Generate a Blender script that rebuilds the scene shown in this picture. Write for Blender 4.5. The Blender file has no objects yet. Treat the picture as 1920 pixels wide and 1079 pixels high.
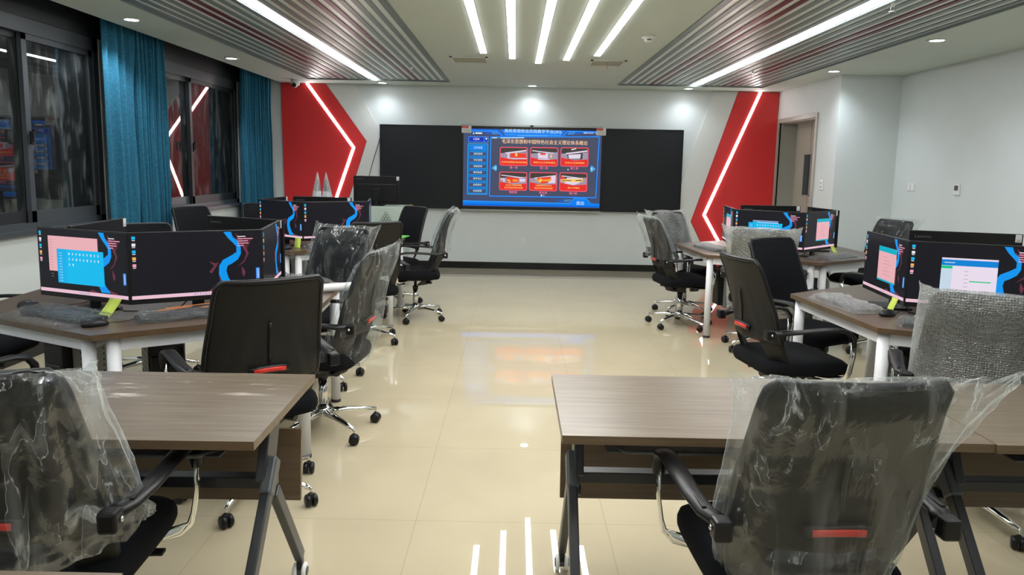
import bpy, bmesh, math, random
from mathutils import Vector, Matrix, noise
random.seed(7)
PI = math.pi
SC = bpy.context.scene
COL = SC.collection

# ------------------------------------------------------------------ camera
cam_data = bpy.data.cameras.new('camera')
cam = bpy.data.objects.new('camera', cam_data)
COL.objects.link(cam)
PITCH, YAW, ROLL, CAM_H, FPX, CY = 0.12978, -0.00236, -0.01945, 1.49, 1365.0, 490.0
fwd = Vector((math.sin(YAW)*math.cos(PITCH), math.cos(YAW)*math.cos(PITCH), -math.sin(PITCH)))
rgt = Vector((math.cos(YAW), -math.sin(YAW), 0))
dwn = fwd.cross(rgt)
r2 = rgt*math.cos(ROLL) + dwn*math.sin(ROLL)
d2 = -rgt*math.sin(ROLL) + dwn*math.cos(ROLL)
cam.matrix_world = Matrix(((r2.x, -d2.x, -fwd.x, 0), (r2.y, -d2.y, -fwd.y, 0), (r2.z, -d2.z, -fwd.z, CAM_H), (0, 0, 0, 1)))
cam_data.sensor_fit = 'HORIZONTAL'
cam_data.sensor_width = 36
cam_data.lens = FPX/1920*36
cam_data.shift_y = -(539.5-CY)/1920
cam_data.clip_start = 0.05
SC.camera = cam

# ------------------------------------------------------------------ world (night outside), exposure
world = bpy.data.worlds.new('night')
SC.world = world
world.use_nodes = True
world.node_tree.nodes['Background'].inputs[0].default_value = (0.010, 0.013, 0.02, 1)
world.node_tree.nodes['Background'].inputs[1].default_value = 0.5
SC.view_settings.view_transform = 'Standard'
SC.view_settings.look = 'None'
SC.view_settings.exposure = 0.0
SC.view_settings.gamma = 1.0
SC.view_settings.use_curve_mapping = False
SC.cycles.transparent_max_bounces = 32
SC.cycles.max_bounces = 12
SC.cycles.diffuse_bounces = 5
SC.cycles.glossy_bounces = 5
SC.cycles.sample_clamp_indirect = 6.0
STRIP_E, BAFFLE_E, WALL_E, DOWN_E, SPOT_W = 25.5, 27.0, 20.0, 26.0, 20.0

# ------------------------------------------------------------------ materials
def new_mat(name):
    m = bpy.data.materials.new(name)
    m.use_nodes = True
    nt = m.node_tree
    return m, nt, nt.nodes, nt.links
def pbr(name, col, rough=0.5, metal=0.0, spec=0.5, coat=0.0, nscale=0, namp=0.0, bump=0.0, bscale=200):
    m, nt, N, L = new_mat(name)
    b = N['Principled BSDF']
    b.inputs['Base Color'].default_value = (*col, 1)
    b.inputs['Roughness'].default_value = rough
    b.inputs['Metallic'].default_value = metal
    b.inputs['Specular IOR Level'].default_value = spec
    b.inputs['Coat Weight'].default_value = coat
    if nscale:
        tc = N.new('ShaderNodeTexCoord'); n = N.new('ShaderNodeTexNoise'); n.inputs['Scale'].default_value = nscale
        n.inputs['Detail'].default_value = 5
        L.new(tc.outputs['Object'], n.inputs['Vector'])
        r = N.new('ShaderNodeValToRGB')
        r.color_ramp.elements[0].color = (*[max(0, c*(1-namp)) for c in col], 1)
        r.color_ramp.elements[1].color = (*[min(1, c*(1+namp)) for c in col], 1)
        r.color_ramp.elements[0].position = 0.3; r.color_ramp.elements[1].position = 0.7
        L.new(n.outputs['Fac'], r.inputs['Fac']); L.new(r.outputs['Color'], b.inputs['Base Color'])
    if bump:
        tc = N.new('ShaderNodeTexCoord'); n = N.new('ShaderNodeTexNoise'); n.inputs['Scale'].default_value = bscale
        L.new(tc.outputs['Object'], n.inputs['Vector'])
        bp = N.new('ShaderNodeBump'); bp.inputs['Strength'].default_value = bump; bp.inputs['Distance'].default_value = 0.002
        L.new(n.outputs['Fac'], bp.inputs['Height']); L.new(bp.outputs['Normal'], b.inputs['Normal'])
    return m
def emit(name, col, e=1.0):
    m, nt, N, L = new_mat(name)
    b = N['Principled BSDF']
    b.inputs['Base Color'].default_value = (0.01, 0.01, 0.012, 1)
    b.inputs['Roughness'].default_value = 0.22; b.inputs['Specular IOR Level'].default_value = 0.12
    b.inputs['Emission Color'].default_value = (*col, 1)
    b.inputs['Emission Strength'].default_value = e
    return m
def wood(name, c0, c1, rough=0.32, axis=0, dust=False):
    m, nt, N, L = new_mat(name)
    b = N['Principled BSDF']; b.inputs['Roughness'].default_value = rough
    tc = N.new('ShaderNodeTexCoord'); mp = N.new('ShaderNodeMapping')
    s = [26, 26, 26]; s[axis] = 1.3
    mp.inputs['Scale'].default_value = s
    L.new(tc.outputs['Object'], mp.inputs['Vector'])
    n = N.new('ShaderNodeTexNoise'); n.inputs['Scale'].default_value = 2.2; n.inputs['Detail'].default_value = 8; n.inputs['Roughness'].default_value = 0.62
    L.new(mp.outputs['Vector'], n.inputs['Vector'])
    r = N.new('ShaderNodeValToRGB')
    r.color_ramp.elements[0].position = 0.33; r.color_ramp.elements[0].color = (*c0, 1)
    r.color_ramp.elements[1].position = 0.68; r.color_ramp.elements[1].color = (*c1, 1)
    L.new(n.outputs['Fac'], r.inputs['Fac'])
    out = r.outputs['Color']
    if dust:   # scuffs of pale dust left on the top
        n2 = N.new('ShaderNodeTexNoise'); n2.inputs['Scale'].default_value = 7; n2.inputs['Detail'].default_value = 9; n2.inputs['Roughness'].default_value = 0.7
        mp2 = N.new('ShaderNodeMapping'); mp2.inputs['Scale'].default_value = (0.8, 3.2, 1); mp2.inputs['Rotation'].default_value = (0, 0, 0.12)
        L.new(tc.outputs['Object'], mp2.inputs['Vector']); L.new(mp2.outputs['Vector'], n2.inputs['Vector'])
        r2_ = N.new('ShaderNodeValToRGB'); r2_.color_ramp.elements[0].position = 0.56; r2_.color_ramp.elements[1].position = 0.74
        L.new(n2.outputs['Fac'], r2_.inputs['Fac'])
        mp3 = N.new('ShaderNodeMapping'); mp3.inputs['Location'].default_value = (-1.9, -2.16, 0); mp3.inputs['Scale'].default_value = (2.4, 4.6, 0.0)
        g = N.new('ShaderNodeTexGradient'); g.gradient_type = 'SPHERICAL'
        L.new(tc.outputs['Object'], mp3.inputs['Vector']); L.new(mp3.outputs['Vector'], g.inputs['Vector'])
        mu = N.new('ShaderNodeMath'); mu.operation = 'MULTIPLY'; L.new(r2_.outputs['Color'], mu.inputs[0]); L.new(g.outputs['Fac'], mu.inputs[1])
        mu2 = N.new('ShaderNodeMath'); mu2.operation = 'MULTIPLY'; mu2.inputs[1].default_value = 2.4; mu2.use_clamp = True; L.new(mu.outputs[0], mu2.inputs[0])
        mx = N.new('ShaderNodeMixRGB'); mx.inputs[2].default_value = (0.62, 0.56, 0.5, 1)
        L.new(mu2.outputs[0], mx.inputs[0]); L.new(out, mx.inputs[1]); out = mx.outputs[0]
    L.new(out, b.inputs['Base Color'])
    return m
def floor_mat():
    m, nt, N, L = new_mat('polished_tile')
    b = N['Principled BSDF']; b.inputs['Roughness'].default_value = 0.06; b.inputs['Specular IOR Level'].default_value = 0.5
    tc = N.new('ShaderNodeTexCoord')
    br = N.new('ShaderNodeTexBrick'); br.offset = 0.0; br.squash = 1.0
    br.inputs['Scale'].default_value = 1.0; br.inputs['Mortar Size'].default_value = 0.0011; br.inputs['Mortar Smooth'].default_value = 0.1
    br.inputs['Brick Width'].default_value = 0.8; br.inputs['Row Height'].default_value = 0.8
    br.inputs['Color1'].default_value = (0.55, 0.48, 0.335, 1); br.inputs['Color2'].default_value = (0.555, 0.486, 0.34, 1); br.inputs['Mortar'].default_value = (0.40, 0.335, 0.225, 1)
    mp = N.new('ShaderNodeMapping'); mp.inputs['Location'].default_value = (0.39+1.6, 0.30+0.8, 0)
    L.new(tc.outputs['Object'], mp.inputs['Vector']); L.new(mp.outputs['Vector'], br.inputs['Vector'])
    n = N.new('ShaderNodeTexNoise'); n.inputs['Scale'].default_value = 2.5; n.inputs['Detail'].default_value = 6
    L.new(tc.outputs['Object'], n.inputs['Vector'])
    mx = N.new('ShaderNodeMixRGB'); mx.blend_type = 'MULTIPLY'; mx.inputs[0].default_value = 0.16
    L.new(br.outputs['Color'], mx.inputs[1]); L.new(n.outputs['Fac'], mx.inputs[2])
    L.new(mx.outputs[0], b.inputs['Base Color'])
    r = N.new('ShaderNodeMapRange'); r.inputs[3].default_value = 0.006; r.inputs[4].default_value = 0.02
    L.new(n.outputs['Fac'], r.inputs[0]); L.new(r.outputs[0], b.inputs['Roughness'])
    return m
def plastic_mat(name, haze, gloss, bubble=False, tint=(0.95, 0.97, 0.97), streak=0.16, fine=1.0, cr=2.2, face=0.35):
    m, nt, N, L = new_mat(name)
    N.remove(N['Principled BSDF']); out = N['Material Output']
    tc = N.new('ShaderNodeTexCoord')
    bp = N.new('ShaderNodeBump')
    if bubble:
        v = N.new('ShaderNodeTexVoronoi'); v.inputs['Scale'].default_value = 105; v.feature = 'F1'; v.inputs['Randomness'].default_value = 0.35
        L.new(tc.outputs['Object'], v.inputs['Vector'])
        inv = N.new('ShaderNodeMath'); inv.operation = 'SUBTRACT'; inv.inputs[0].default_value = 0.6; L.new(v.outputs['Distance'], inv.inputs[1])
        L.new(inv.outputs[0], bp.inputs['Height']); bp.inputs['Strength'].default_value = 1.0; bp.inputs['Distance'].default_value = 0.008
        hz = N.new('ShaderNodeMapRange'); hz.inputs[1].default_value = 0.1; hz.inputs[2].default_value = 0.75; hz.inputs[3].default_value = haze*0.75; hz.inputs[4].default_value = haze*1.35
        L.new(v.outputs['Distance'], hz.inputs[0])
        bm_ = N.new('ShaderNodeMapping'); bm_.inputs['Scale'].default_value = (9, 9, 2.0); L.new(tc.outputs['Object'], bm_.inputs['Vector'])
        bn = N.new('ShaderNodeTexNoise'); bn.inputs['Scale'].default_value = 1.0; bn.inputs['Detail'].default_value = 4; L.new(bm_.outputs['Vector'], bn.inputs['Vector'])
        br_ = N.new('ShaderNodeMapRange'); br_.inputs[1].default_value = 0.35; br_.inputs[2].default_value = 0.68; br_.inputs[3].default_value = 0.7; br_.inputs[4].default_value = 1.2; L.new(bn.outputs['Fac'], br_.inputs[0])
        bx = N.new('ShaderNodeMath'); bx.operation = 'MULTIPLY'; L.new(hz.outputs[0], bx.inputs[0]); L.new(br_.outputs[0], bx.inputs[1]); hz = bx
    else:
        def mth(op, *ins, clamp=False):
            q = N.new('ShaderNodeMath'); q.operation = op; q.use_clamp = clamp
            for k, i in enumerate(ins):
                if isinstance(i, (int, float)): q.inputs[k].default_value = i
                else: L.new(i, q.inputs[k])
            return q.outputs[0]
        def noi(scale, mscale, detail=5, dist=0.0):
            mp = N.new('ShaderNodeMapping'); mp.inputs['Scale'].default_value = mscale; L.new(tc.outputs['Object'], mp.inputs['Vector'])
            n = N.new('ShaderNodeTexNoise'); n.inputs['Scale'].default_value = scale; n.inputs['Detail'].default_value = detail; n.inputs['Distortion'].default_value = dist
            L.new(mp.outputs['Vector'], n.inputs['Vector']); return n
        n = noi(7*fine, (1, 1, 0.5), 6, 1.6)
        st = noi(1.0, (26*fine, 26*fine, 2.2*fine), 3, 0.6)
        mx_ = N.new('ShaderNodeMixRGB'); mx_.inputs[0].default_value = 0.22; L.new(tc.outputs['Object'], mx_.inputs[1]); L.new(n.outputs['Color'], mx_.inputs[2])
        v = N.new('ShaderNodeTexVoronoi'); v.feature = 'DISTANCE_TO_EDGE'; v.inputs['Scale'].default_value = 11*fine; L.new(mx_.outputs[0], v.inputs['Vector'])
        def ridge_(src, at, wd): return mth('SUBTRACT', 1.0, mth('DIVIDE', mth('ABSOLUTE', mth('SUBTRACT', src, at)), wd, clamp=True), clamp=True)
        patch = N.new('ShaderNodeMapRange'); patch.inputs[1].default_value = 0.44; patch.inputs[2].default_value = 0.62; L.new(n.outputs['Fac'], patch.inputs[0])
        l1 = mth('MULTIPLY', ridge_(st.outputs['Fac'], 0.56, 0.014), patch.outputs[0])
        blob = N.new('ShaderNodeMapRange'); blob.inputs[1].default_value = 0.635; blob.inputs[2].default_value = 0.665; L.new(n.outputs['Fac'], blob.inputs[0])
        fold_glint = mth('ADD', l1, mth('MULTIPLY', blob.outputs[0], mth('MULTIPLY', ridge_(v.outputs['Distance'], 0.16, 0.16), 0.8)))  # white lines and patches painted in as highlights on the folds
        sm = N.new('ShaderNodeMapRange'); sm.inputs[1].default_value = 0.5; sm.inputs[2].default_value = 0.78; L.new(st.outputs['Fac'], sm.inputs[0])
        h1 = mth('MULTIPLY_ADD', sm.outputs[0], streak, haze)  # pale upright streaks: sheen of the folds put into the haze
        hz_ = mth('MULTIPLY_ADD', fold_glint, streak*cr, h1, clamp=True)
        class O_: outputs = [hz_]
        hz = O_
        ht = mth('ADD', mth('MULTIPLY', v.outputs['Distance'], 0.9), mth('ADD', n.outputs['Fac'], mth('MULTIPLY', st.outputs['Fac'], 0.7)))
        L.new(ht, bp.inputs['Height']); bp.inputs['Strength'].default_value = 0.13 if fine < 2 else 0.9; bp.inputs['Distance'].default_value = 0.03/fine
    tr = N.new('ShaderNodeBsdfTransparent'); tr.inputs[0].default_value = (*tint, 1)
    gl = N.new('ShaderNodeBsdfGlossy'); gl.inputs['Roughness'].default_value = 0.16 if bubble else 0.055; L.new(bp.outputs['Normal'], gl.inputs['Normal'])
    df = N.new('ShaderNodeBsdfDiffuse'); df.inputs[0].default_value = (0.8, 0.84, 0.83, 1); L.new(bp.outputs['Normal'], df.inputs['Normal'])
    tl = N.new('ShaderNodeBsdfTranslucent'); tl.inputs[0].default_value = (0.8, 0.84, 0.83, 1)
    mt = N.new('ShaderNodeMixShader'); mt.inputs[0].default_value = 0.5; L.new(df.outputs[0], mt.inputs[1]); L.new(tl.outputs[0], mt.inputs[2])
    lw = N.new('ShaderNodeLayerWeight'); lw.inputs['Blend'].default_value = 0.25
    pw = N.new('ShaderNodeMath'); pw.operation = 'POWER'; pw.inputs[1].default_value = 2.0; L.new(lw.outputs['Facing'], pw.inputs[0])
    sc = N.new('ShaderNodeMath'); sc.operation = 'MULTIPLY_ADD'; sc.inputs[1].default_value = face; L.new(pw.outputs[0], sc.inputs[0]); L.new(hz.outputs[0], sc.inputs[2]); sc.use_clamp = True
    m1 = N.new('ShaderNodeMixShader'); L.new(sc.outputs[0], m1.inputs[0]); L.new(tr.outputs[0], m1.inputs[1]); L.new(mt.outputs[0], m1.inputs[2])
    fr = N.new('ShaderNodeFresnel'); fr.inputs[0].default_value = 1.45; L.new(bp.outputs['Normal'], fr.inputs['Normal'])
    fm = N.new('ShaderNodeMath'); fm.operation = 'MULTIPLY_ADD'; fm.inputs[1].default_value = gloss*4; fm.inputs[2].default_value = gloss; fm.use_clamp = True
    L.new(fr.outputs[0], fm.inputs[0])
    m2 = N.new('ShaderNodeMixShader'); L.new(fm.outputs[0], m2.inputs[0]); L.new(m1.outputs[0], m2.inputs[1]); L.new(gl.outputs[0], m2.inputs[2])
    L.new(m2.outputs[0], out.inputs['Surface'])
    return m
def glass_mat():
    m, nt, N, L = new_mat('window_glass')
    N.remove(N['Principled BSDF']); out = N['Material Output']
    tr = N.new('ShaderNodeBsdfTransparent'); tr.inputs[0].default_value = (0.75, 0.82, 0.82, 1)
    gl = N.new('ShaderNodeBsdfGlossy'); gl.inputs['Roughness'].default_value = 0.015
    fr = N.new('ShaderNodeFresnel'); fr.inputs[0].default_value = 1.55
    fm = N.new('ShaderNodeMath'); fm.operation = 'MULTIPLY_ADD'; fm.inputs[1].default_value = 1.25; fm.inputs[2].default_value = 0.02; fm.use_clamp = True
    L.new(fr.outputs[0], fm.inputs[0])
    m2 = N.new('ShaderNodeMixShader'); L.new(fm.outputs[0], m2.inputs[0]); L.new(tr.outputs[0], m2.inputs[1]); L.new(gl.outputs[0], m2.inputs[2])
    # streaks of dried dirt on the panes
    tc = N.new('ShaderNodeTexCoord'); mp = N.new('ShaderNodeMapping'); mp.inputs['Scale'].default_value = (4, 7, 1.6)
    n = N.new('ShaderNodeTexNoise'); n.inputs['Scale'].default_value = 1.5; n.inputs['Detail'].default_value = 8; n.inputs['Distortion'].default_value = 1.2
    L.new(tc.outputs['Object'], mp.inputs['Vector']); L.new(mp.outputs['Vector'], n.inputs['Vector'])
    r = N.new('ShaderNodeMapRange'); r.inputs[1].default_value = 0.52; r.inputs[2].default_value = 0.8; r.inputs[3].default_value = 0.015; r.inputs[4].default_value = 0.22
    L.new(n.outputs['Fac'], r.inputs[0])
    df = N.new('ShaderNodeBsdfDiffuse'); df.inputs[0].default_value = (0.5, 0.52, 0.52, 1)
    m3 = N.new('ShaderNodeMixShader'); L.new(r.outputs[0], m3.inputs[0]); L.new(m2.outputs[0], m3.inputs[1]); L.new(df.outputs[0], m3.inputs[2])
    L.new(m3.outputs[0], out.inputs['Surface'])
    return m
M = {}
M['wall'] = pbr('white_paint', (0.645, 0.69, 0.685), 0.6, nscale=3, namp=0.02)
M['panel'] = pbr('white_panel', (0.70, 0.72, 0.70), 0.45)
M['ceil'] = pbr('ceiling_paint', (0.60, 0.67, 0.615), 0.7, nscale=2, namp=0.015)
M['floor'] = floor_mat()
M['border'] = pbr('border_tile', (0.36, 0.325, 0.25), 0.05, nscale=3, namp=0.05)
M['black_skirt'] = pbr('black_stone', (0.012, 0.012, 0.013), 0.15)
M['red'] = pbr('red_panel', (0.70, 0.034, 0.036), 0.35)
M['slat'] = pbr('grey_aluminium', (0.20, 0.24, 0.24), 0.35, spec=0.25)
M['slat_red'] = pbr('maroon_aluminium', (0.115, 0.004, 0.016), 0.35, spec=0.25)
M['baffle_back'] = pbr('baffle_back', (0.84, 0.93, 0.92), 0.3)
M['led'] = emit('led_white', (1.0, 0.97, 0.95), WALL_E)
M['led_baffle'] = emit('led_baffle', (1.0, 1.0, 1.0), BAFFLE_E)
M['strip'] = emit('strip_diffuser', (1.0, 0.99, 0.97), STRIP_E)
M['down'] = emit('downlight_lens', (0.95, 0.98, 1.0), DOWN_E)
M['white'] = pbr('white_plastic', (0.75, 0.76, 0.75), 0.35)
M['metal_white'] = pbr('white_powder_coat', (0.76, 0.77, 0.80), 0.35)
M['grey_metal'] = pbr('grey_sheet_metal', (0.33, 0.345, 0.35), 0.35, metal=0.2)
M['alu'] = pbr('dark_window_frame', (0.075, 0.085, 0.095), 0.35, metal=0.3)
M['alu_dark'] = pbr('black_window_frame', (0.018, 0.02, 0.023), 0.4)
M['glass'] = glass_mat()
M['curtain'] = pbr('teal_cloth', (0.010, 0.115, 0.19), 0.85, nscale=60, namp=0.25)
M['wood'] = wood('walnut_laminate', (0.075, 0.05, 0.036), (0.125, 0.09, 0.066), axis=0)
M['wood_near'] = wood('oak_laminate', (0.108, 0.082, 0.059), (0.19, 0.154, 0.114), rough=0.3, axis=0)
M['wood_dust'] = wood('oak_laminate_dusty', (0.108, 0.082, 0.059), (0.19, 0.154, 0.114), rough=0.3, axis=0, dust=True)
M['wood_edge'] = wood('walnut_edge', (0.085, 0.053, 0.028), (0.12, 0.077, 0.042), axis=0)
M['wood_edge_near'] = wood('oak_edge', (0.10, 0.066, 0.036), (0.145, 0.098, 0.057), axis=0)
M['black'] = pbr('black_plastic', (0.007, 0.007, 0.008), 0.38, spec=0.35)
M['black_soft'] = pbr('black_rubber', (0.02, 0.02, 0.022), 0.5)
M['black_metal'] = pbr('black_metal', (0.022, 0.024, 0.028), 0.35)
M['steel_dark'] = pbr('dark_grey_metal', (0.07, 0.078, 0.085), 0.4)
M['fabric'] = pbr('black_fabric', (0.0055, 0.006, 0.0075), 0.95, spec=0.15, bump=0.35, bscale=500)
M['mesh_back'] = pbr('charcoal_mesh', (0.0125, 0.012, 0.010), 0.6, spec=0.3, bump=0.3, bscale=700)
M['mesh_front'] = pbr('black_mesh', (0.0055, 0.006, 0.008), 0.85, spec=0.2, bump=0.3, bscale=700)
M['chrome'] = pbr('chrome', (0.82, 0.83, 0.82), 0.09, metal=1.0)
M['red_tab'] = pbr('red_plastic', (0.62, 0.03, 0.022), 0.35)
M['bag'] = plastic_mat('clear_film', 0.024, 0.020, streak=0.18, cr=2.2, face=0.5)
M['bag_white'] = plastic_mat('creased_film', 0.03, 0.028, streak=0.30, cr=2.0, face=0.6, fine=0.8)
M['sleeve'] = plastic_mat('crinkled_sleeve', 0.02, 0.09, streak=0.15, fine=3.6, face=0.05, cr=1.0)
M['milky'] = plastic_mat('milky_film', 0.42, 0.05, streak=0.3, fine=1.5)
M['bubble'] = plastic_mat('bubble_film', 0.34, 0.075, bubble=True)
M['screen'] = emit('screen_black', (0.006, 0.006, 0.009), 1.0)
M['board'] = pbr('blackboard', (0.009, 0.011, 0.014), 0.45, spec=0.3)
M['board_rail'] = pbr('silver_rail', (0.42, 0.44, 0.43), 0.35, metal=0.5)
M['note'] = pbr('lime_paper', (0.62, 0.76, 0.12), 0.7)
M['label'] = pbr('white_label', (0.72, 0.74, 0.74), 0.5)
M['ink'] = pbr('dark_ink', (0.05, 0.05, 0.055), 0.6)
M['logo'] = pbr('grey_logo', (0.10, 0.105, 0.11), 0.35)
M['door'] = pbr('beige_door', (0.36, 0.335, 0.28), 0.45)
M['door_frame'] = pbr('beige_door_frame', (0.33, 0.325, 0.285), 0.35)
M['door_glass'] = pbr('dark_door_glass', (0.03, 0.04, 0.042), 0.1)
M['podium'] = pbr('pale_green_podium', (0.47, 0.56, 0.50), 0.35)
M['orange'] = pbr('orange_wood', (0.46, 0.24, 0.09), 0.45)
M['paper'] = pbr('white_paper', (0.82, 0.81, 0.82), 0.7)
M['orange_print'] = pbr('orange_print', (0.75, 0.24, 0.05), 0.5)
M['green'] = pbr('green_cover', (0.12, 0.5, 0.08), 0.5)
M['vent'] = pbr('vent_panel', (0.50, 0.50, 0.40), 0.6)
M['ribbon'] = pbr('red_ribbon', (0.6, 0.05, 0.05), 0.6)
M['sticker_red'] = pbr('red_sticker', (0.62, 0.12, 0.11), 0.5)
def E(name, col, e=1.0):
    if name not in M: M[name] = emit('px_'+name, col, e)
    return M[name]

# ------------------------------------------------------------------ mesh builder
class MB:
    def __init__(self): self.bm = bmesh.new(); self.mats = []; self.mi = 0
    def mat(self, m):
        if m not in self.mats: self.mats.append(m)
        self.mi = self.mats.index(m); return self
    def face(self, vs, smooth=False):
        try:
            f = self.bm.faces.new(vs); f.material_index = self.mi; f.smooth = smooth; return f
        except ValueError: return None
    def poly(self, pts, smooth=False):
        return self.face([self.bm.verts.new(p) for p in pts], smooth)
    def box(self, c, s, rot=None, bev=0.0):
        t = bmesh.new(); bmesh.ops.create_cube(t, size=1.0)
        bmesh.ops.scale(t, vec=s, verts=t.verts)
        if bev:
            bmesh.ops.bevel(t, geom=t.edges[:], offset=min(bev, min(s)*0.45), segments=2, affect='EDGES', profile=0.5)
        mt = Matrix.Translation(Vector(c)) @ (rot.to_4x4() if rot is not None else Matrix())
        self.merge(t, mt); return self
    def merge(self, t, mt=Matrix(), smooth=None):
        vm = {}
        for v in t.verts: vm[v] = self.bm.verts.new(mt @ v.co)
        for f in t.faces:
            self.face([vm[v] for v in f.verts], f.smooth if smooth is None else smooth)
        t.free()
    def bar(self, a, b, w, h, up=(0, 0, 1), bev=0.0):
        a = Vector(a); b = Vector(b); d = b-a; l = d.length; y = d.normalized(); upv = Vector(up)
        x = y.cross(upv)
        if x.length < 1e-4: x = y.cross(Vector((1, 0, 0)))
        x.normalize(); z = x.cross(y)
        R_ = Matrix((x, y, z)).transposed()
        return self.box((a+b)/2, (w, l, h), R_, bev)
    def cyl(self, a, b, r0, r1=None, n=16, caps=True):
        r1 = r0 if r1 is None else r1
        a = Vector(a); b = Vector(b); y = (b-a).normalized()
        x = y.orthogonal().normalized(); z = x.cross(y)
        A = []; B = []
        for i in range(n):
            t = 2*PI*i/n; d = x*math.cos(t)+z*math.sin(t)
            A.append(self.bm.verts.new(a+d*r0)); B.append(self.bm.verts.new(b+d*r1))
        for i in range(n): self.face([A[i], A[(i+1) % n], B[(i+1) % n], B[i]], True)
        if caps: self.face(A[::-1]); self.face(B)
        return self
    def tube(self, pts, rx, rz=None, n=10, closed=False, up=(0, 0, 1)):
        pts = [Vector(p) for p in pts]; rz = rx if rz is None else rz
        rings = []; upv = Vector(up); m = len(pts)
        for i, p in enumerate(pts):
            if closed: d = pts[(i+1) % m]-pts[i-1]
            else: d = pts[min(i+1, m-1)]-pts[max(i-1, 0)]
            d.normalize(); x = d.cross(upv)
            if x.length < 1e-3: x = d.cross(Vector((0, 1, 0.01)))
            x.normalize(); z = x.cross(d).normalized()
            rr = rx[i] if isinstance(rx, (list, tuple)) else rx; rq = rz[i] if isinstance(rz, (list, tuple)) else rz
            rings.append([self.bm.verts.new(p+x*rr*math.cos(2*PI*k/n)+z*rq*math.sin(2*PI*k/n)) for k in range(n)])
        k_ = m if closed else m-1
        for i in range(k_):
            A, B = rings[i], rings[(i+1) % m]
            for k in range(n): self.face([A[k], A[(k+1) % n], B[(k+1) % n], B[k]], True)
        if not closed: self.face(rings[0][::-1]); self.face(rings[-1])
        return self
    def lathe(self, prof, c=(0, 0, 0), n=24, axis=None):
        c = Vector(c); R_ = axis if axis is not None else Matrix.Identity(3)
        rings = [[self.bm.verts.new(c+R_ @ Vector((r*math.cos(2*PI*k/n), r*math.sin(2*PI*k/n), z))) for k in range(n)] for r, z in prof]
        for A, B in zip(rings, rings[1:]):
            for k in range(n): self.face([A[k], A[(k+1) % n], B[(k+1) % n], B[k]], True)
        self.face(rings[0][::-1]); self.face(rings[-1]); return self
    def prism(self, poly, z0, z1, mt=None, side=None):
        mt = mt or (lambda p: p)
        A = [self.bm.verts.new(mt(Vector((x, y, z0)))) for x, y in poly]
        B = [self.bm.verts.new(mt(Vector((x, y, z1)))) for x, y in poly]
        n = len(poly); mi = self.mi
        self.face(A[::-1]); self.face(B)
        if side: self.mat(side)
        for i in range(n): self.face([A[i], A[(i+1) % n], B[(i+1) % n], B[i]])
        self.mi = mi; return self
    def grid(self, fn, nu, nv, wrap=False, smooth=True):
        V = [[self.bm.verts.new(fn(i, j)) for j in range(nv)] for i in range(nu)]
        for i in range(nu if wrap else nu-1):
            for j in range(nv-1):
                self.face([V[i][j], V[(i+1) % nu][j], V[(i+1) % nu][j+1], V[i][j+1]], smooth)
        return V
    def text(self, body, mt, width=None, height=None, bold=0.0, align='CENTER'):
        me = text_mesh(body, bold)
        if not me.vertices: return self
        xs = [v.co.x for v in me.vertices]; ys = [v.co.y for v in me.vertices]
        x0, x1, y0, y1 = min(xs), max(xs), min(ys), max(ys)
        sx = width/(x1-x0) if width else None; sy = height/(y1-y0) if height else None
        sx = sx or sy; sy = sy or sx
        off = {'CENTER': (x0+x1)/2, 'LEFT': x0, 'RIGHT': x1}[align]
        vs = [self.bm.verts.new(mt @ Vector(((v.co.x-off)*sx, (v.co.y-(y0+y1)/2)*sy, 0))) for v in me.vertices]
        for p in me.polygons: self.face([vs[k] for k in p.vertices])
        bpy.data.meshes.remove(me); return self
    def build(self, name, m=None, parent=None, fix=True, solid=0.0):
        if m is not None: self.mats = [m]
        if fix: bmesh.ops.recalc_face_normals(self.bm, faces=self.bm.faces)
        me = bpy.data.meshes.new(name); self.bm.to_mesh(me); self.bm.free()
        for mm in (self.mats if m is None else [m]): me.materials.append(M[mm])
        o = bpy.data.objects.new(name, me); COL.objects.link(o)
        if parent: o.parent = parent
        if solid:
            s = o.modifiers.new('thickness', 'SOLIDIFY'); s.thickness = solid
        return o
def text_mesh(body, bold=0.0):
    cu = bpy.data.curves.new('t', 'FONT'); cu.body = body; cu.offset = bold; cu.align_x = 'LEFT'; cu.resolution_u = 3
    o = bpy.data.objects.new('t', cu); COL.objects.link(o)
    dg = bpy.context.evaluated_depsgraph_get(); dg.update()
    me = bpy.data.meshes.new_from_object(o.evaluated_get(dg))
    bpy.data.objects.remove(o); bpy.data.curves.remove(cu)
    return me
def tag(o, label, cat, group=None):
    o['label'] = label; o['category'] = cat
    if group: o['group'] = group
    return o
def thing(name, label, cat, loc=(0, 0, 0), rz=0.0, group=None):
    o = bpy.data.objects.new(name, None); o.empty_display_size = 0.1; COL.objects.link(o)
    o.location = loc; o.rotation_euler = (0, 0, rz)
    return tag(o, label, cat, group)
def struct(o):
    o['kind'] = 'structure'; return o
CH = {}
def kids(o): return CH.get(o.name) or [c for c in bpy.data.objects if c.parent == o]
def copy_tree(o, parent=None):
    c = o.copy(); COL.objects.link(c)
    if parent: c.parent = parent
    for k in [k for k in bpy.data.objects if k.parent == o]: copy_tree(k, c)
    return c
def dup(src, label, loc, rz, group=None):
    c = copy_tree(src); c.location = loc; c.rotation_euler = (0, 0, rz); c['label'] = label
    if group: c['group'] = group
    return c
def quad_box(name, x0, x1, y0, y1, z0, z1, m, parent=None):
    return MB().box(((x0+x1)/2, (y0+y1)/2, (z0+z1)/2), (x1-x0, y1-y0, z1-z0)).build(name, m, parent)

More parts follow.
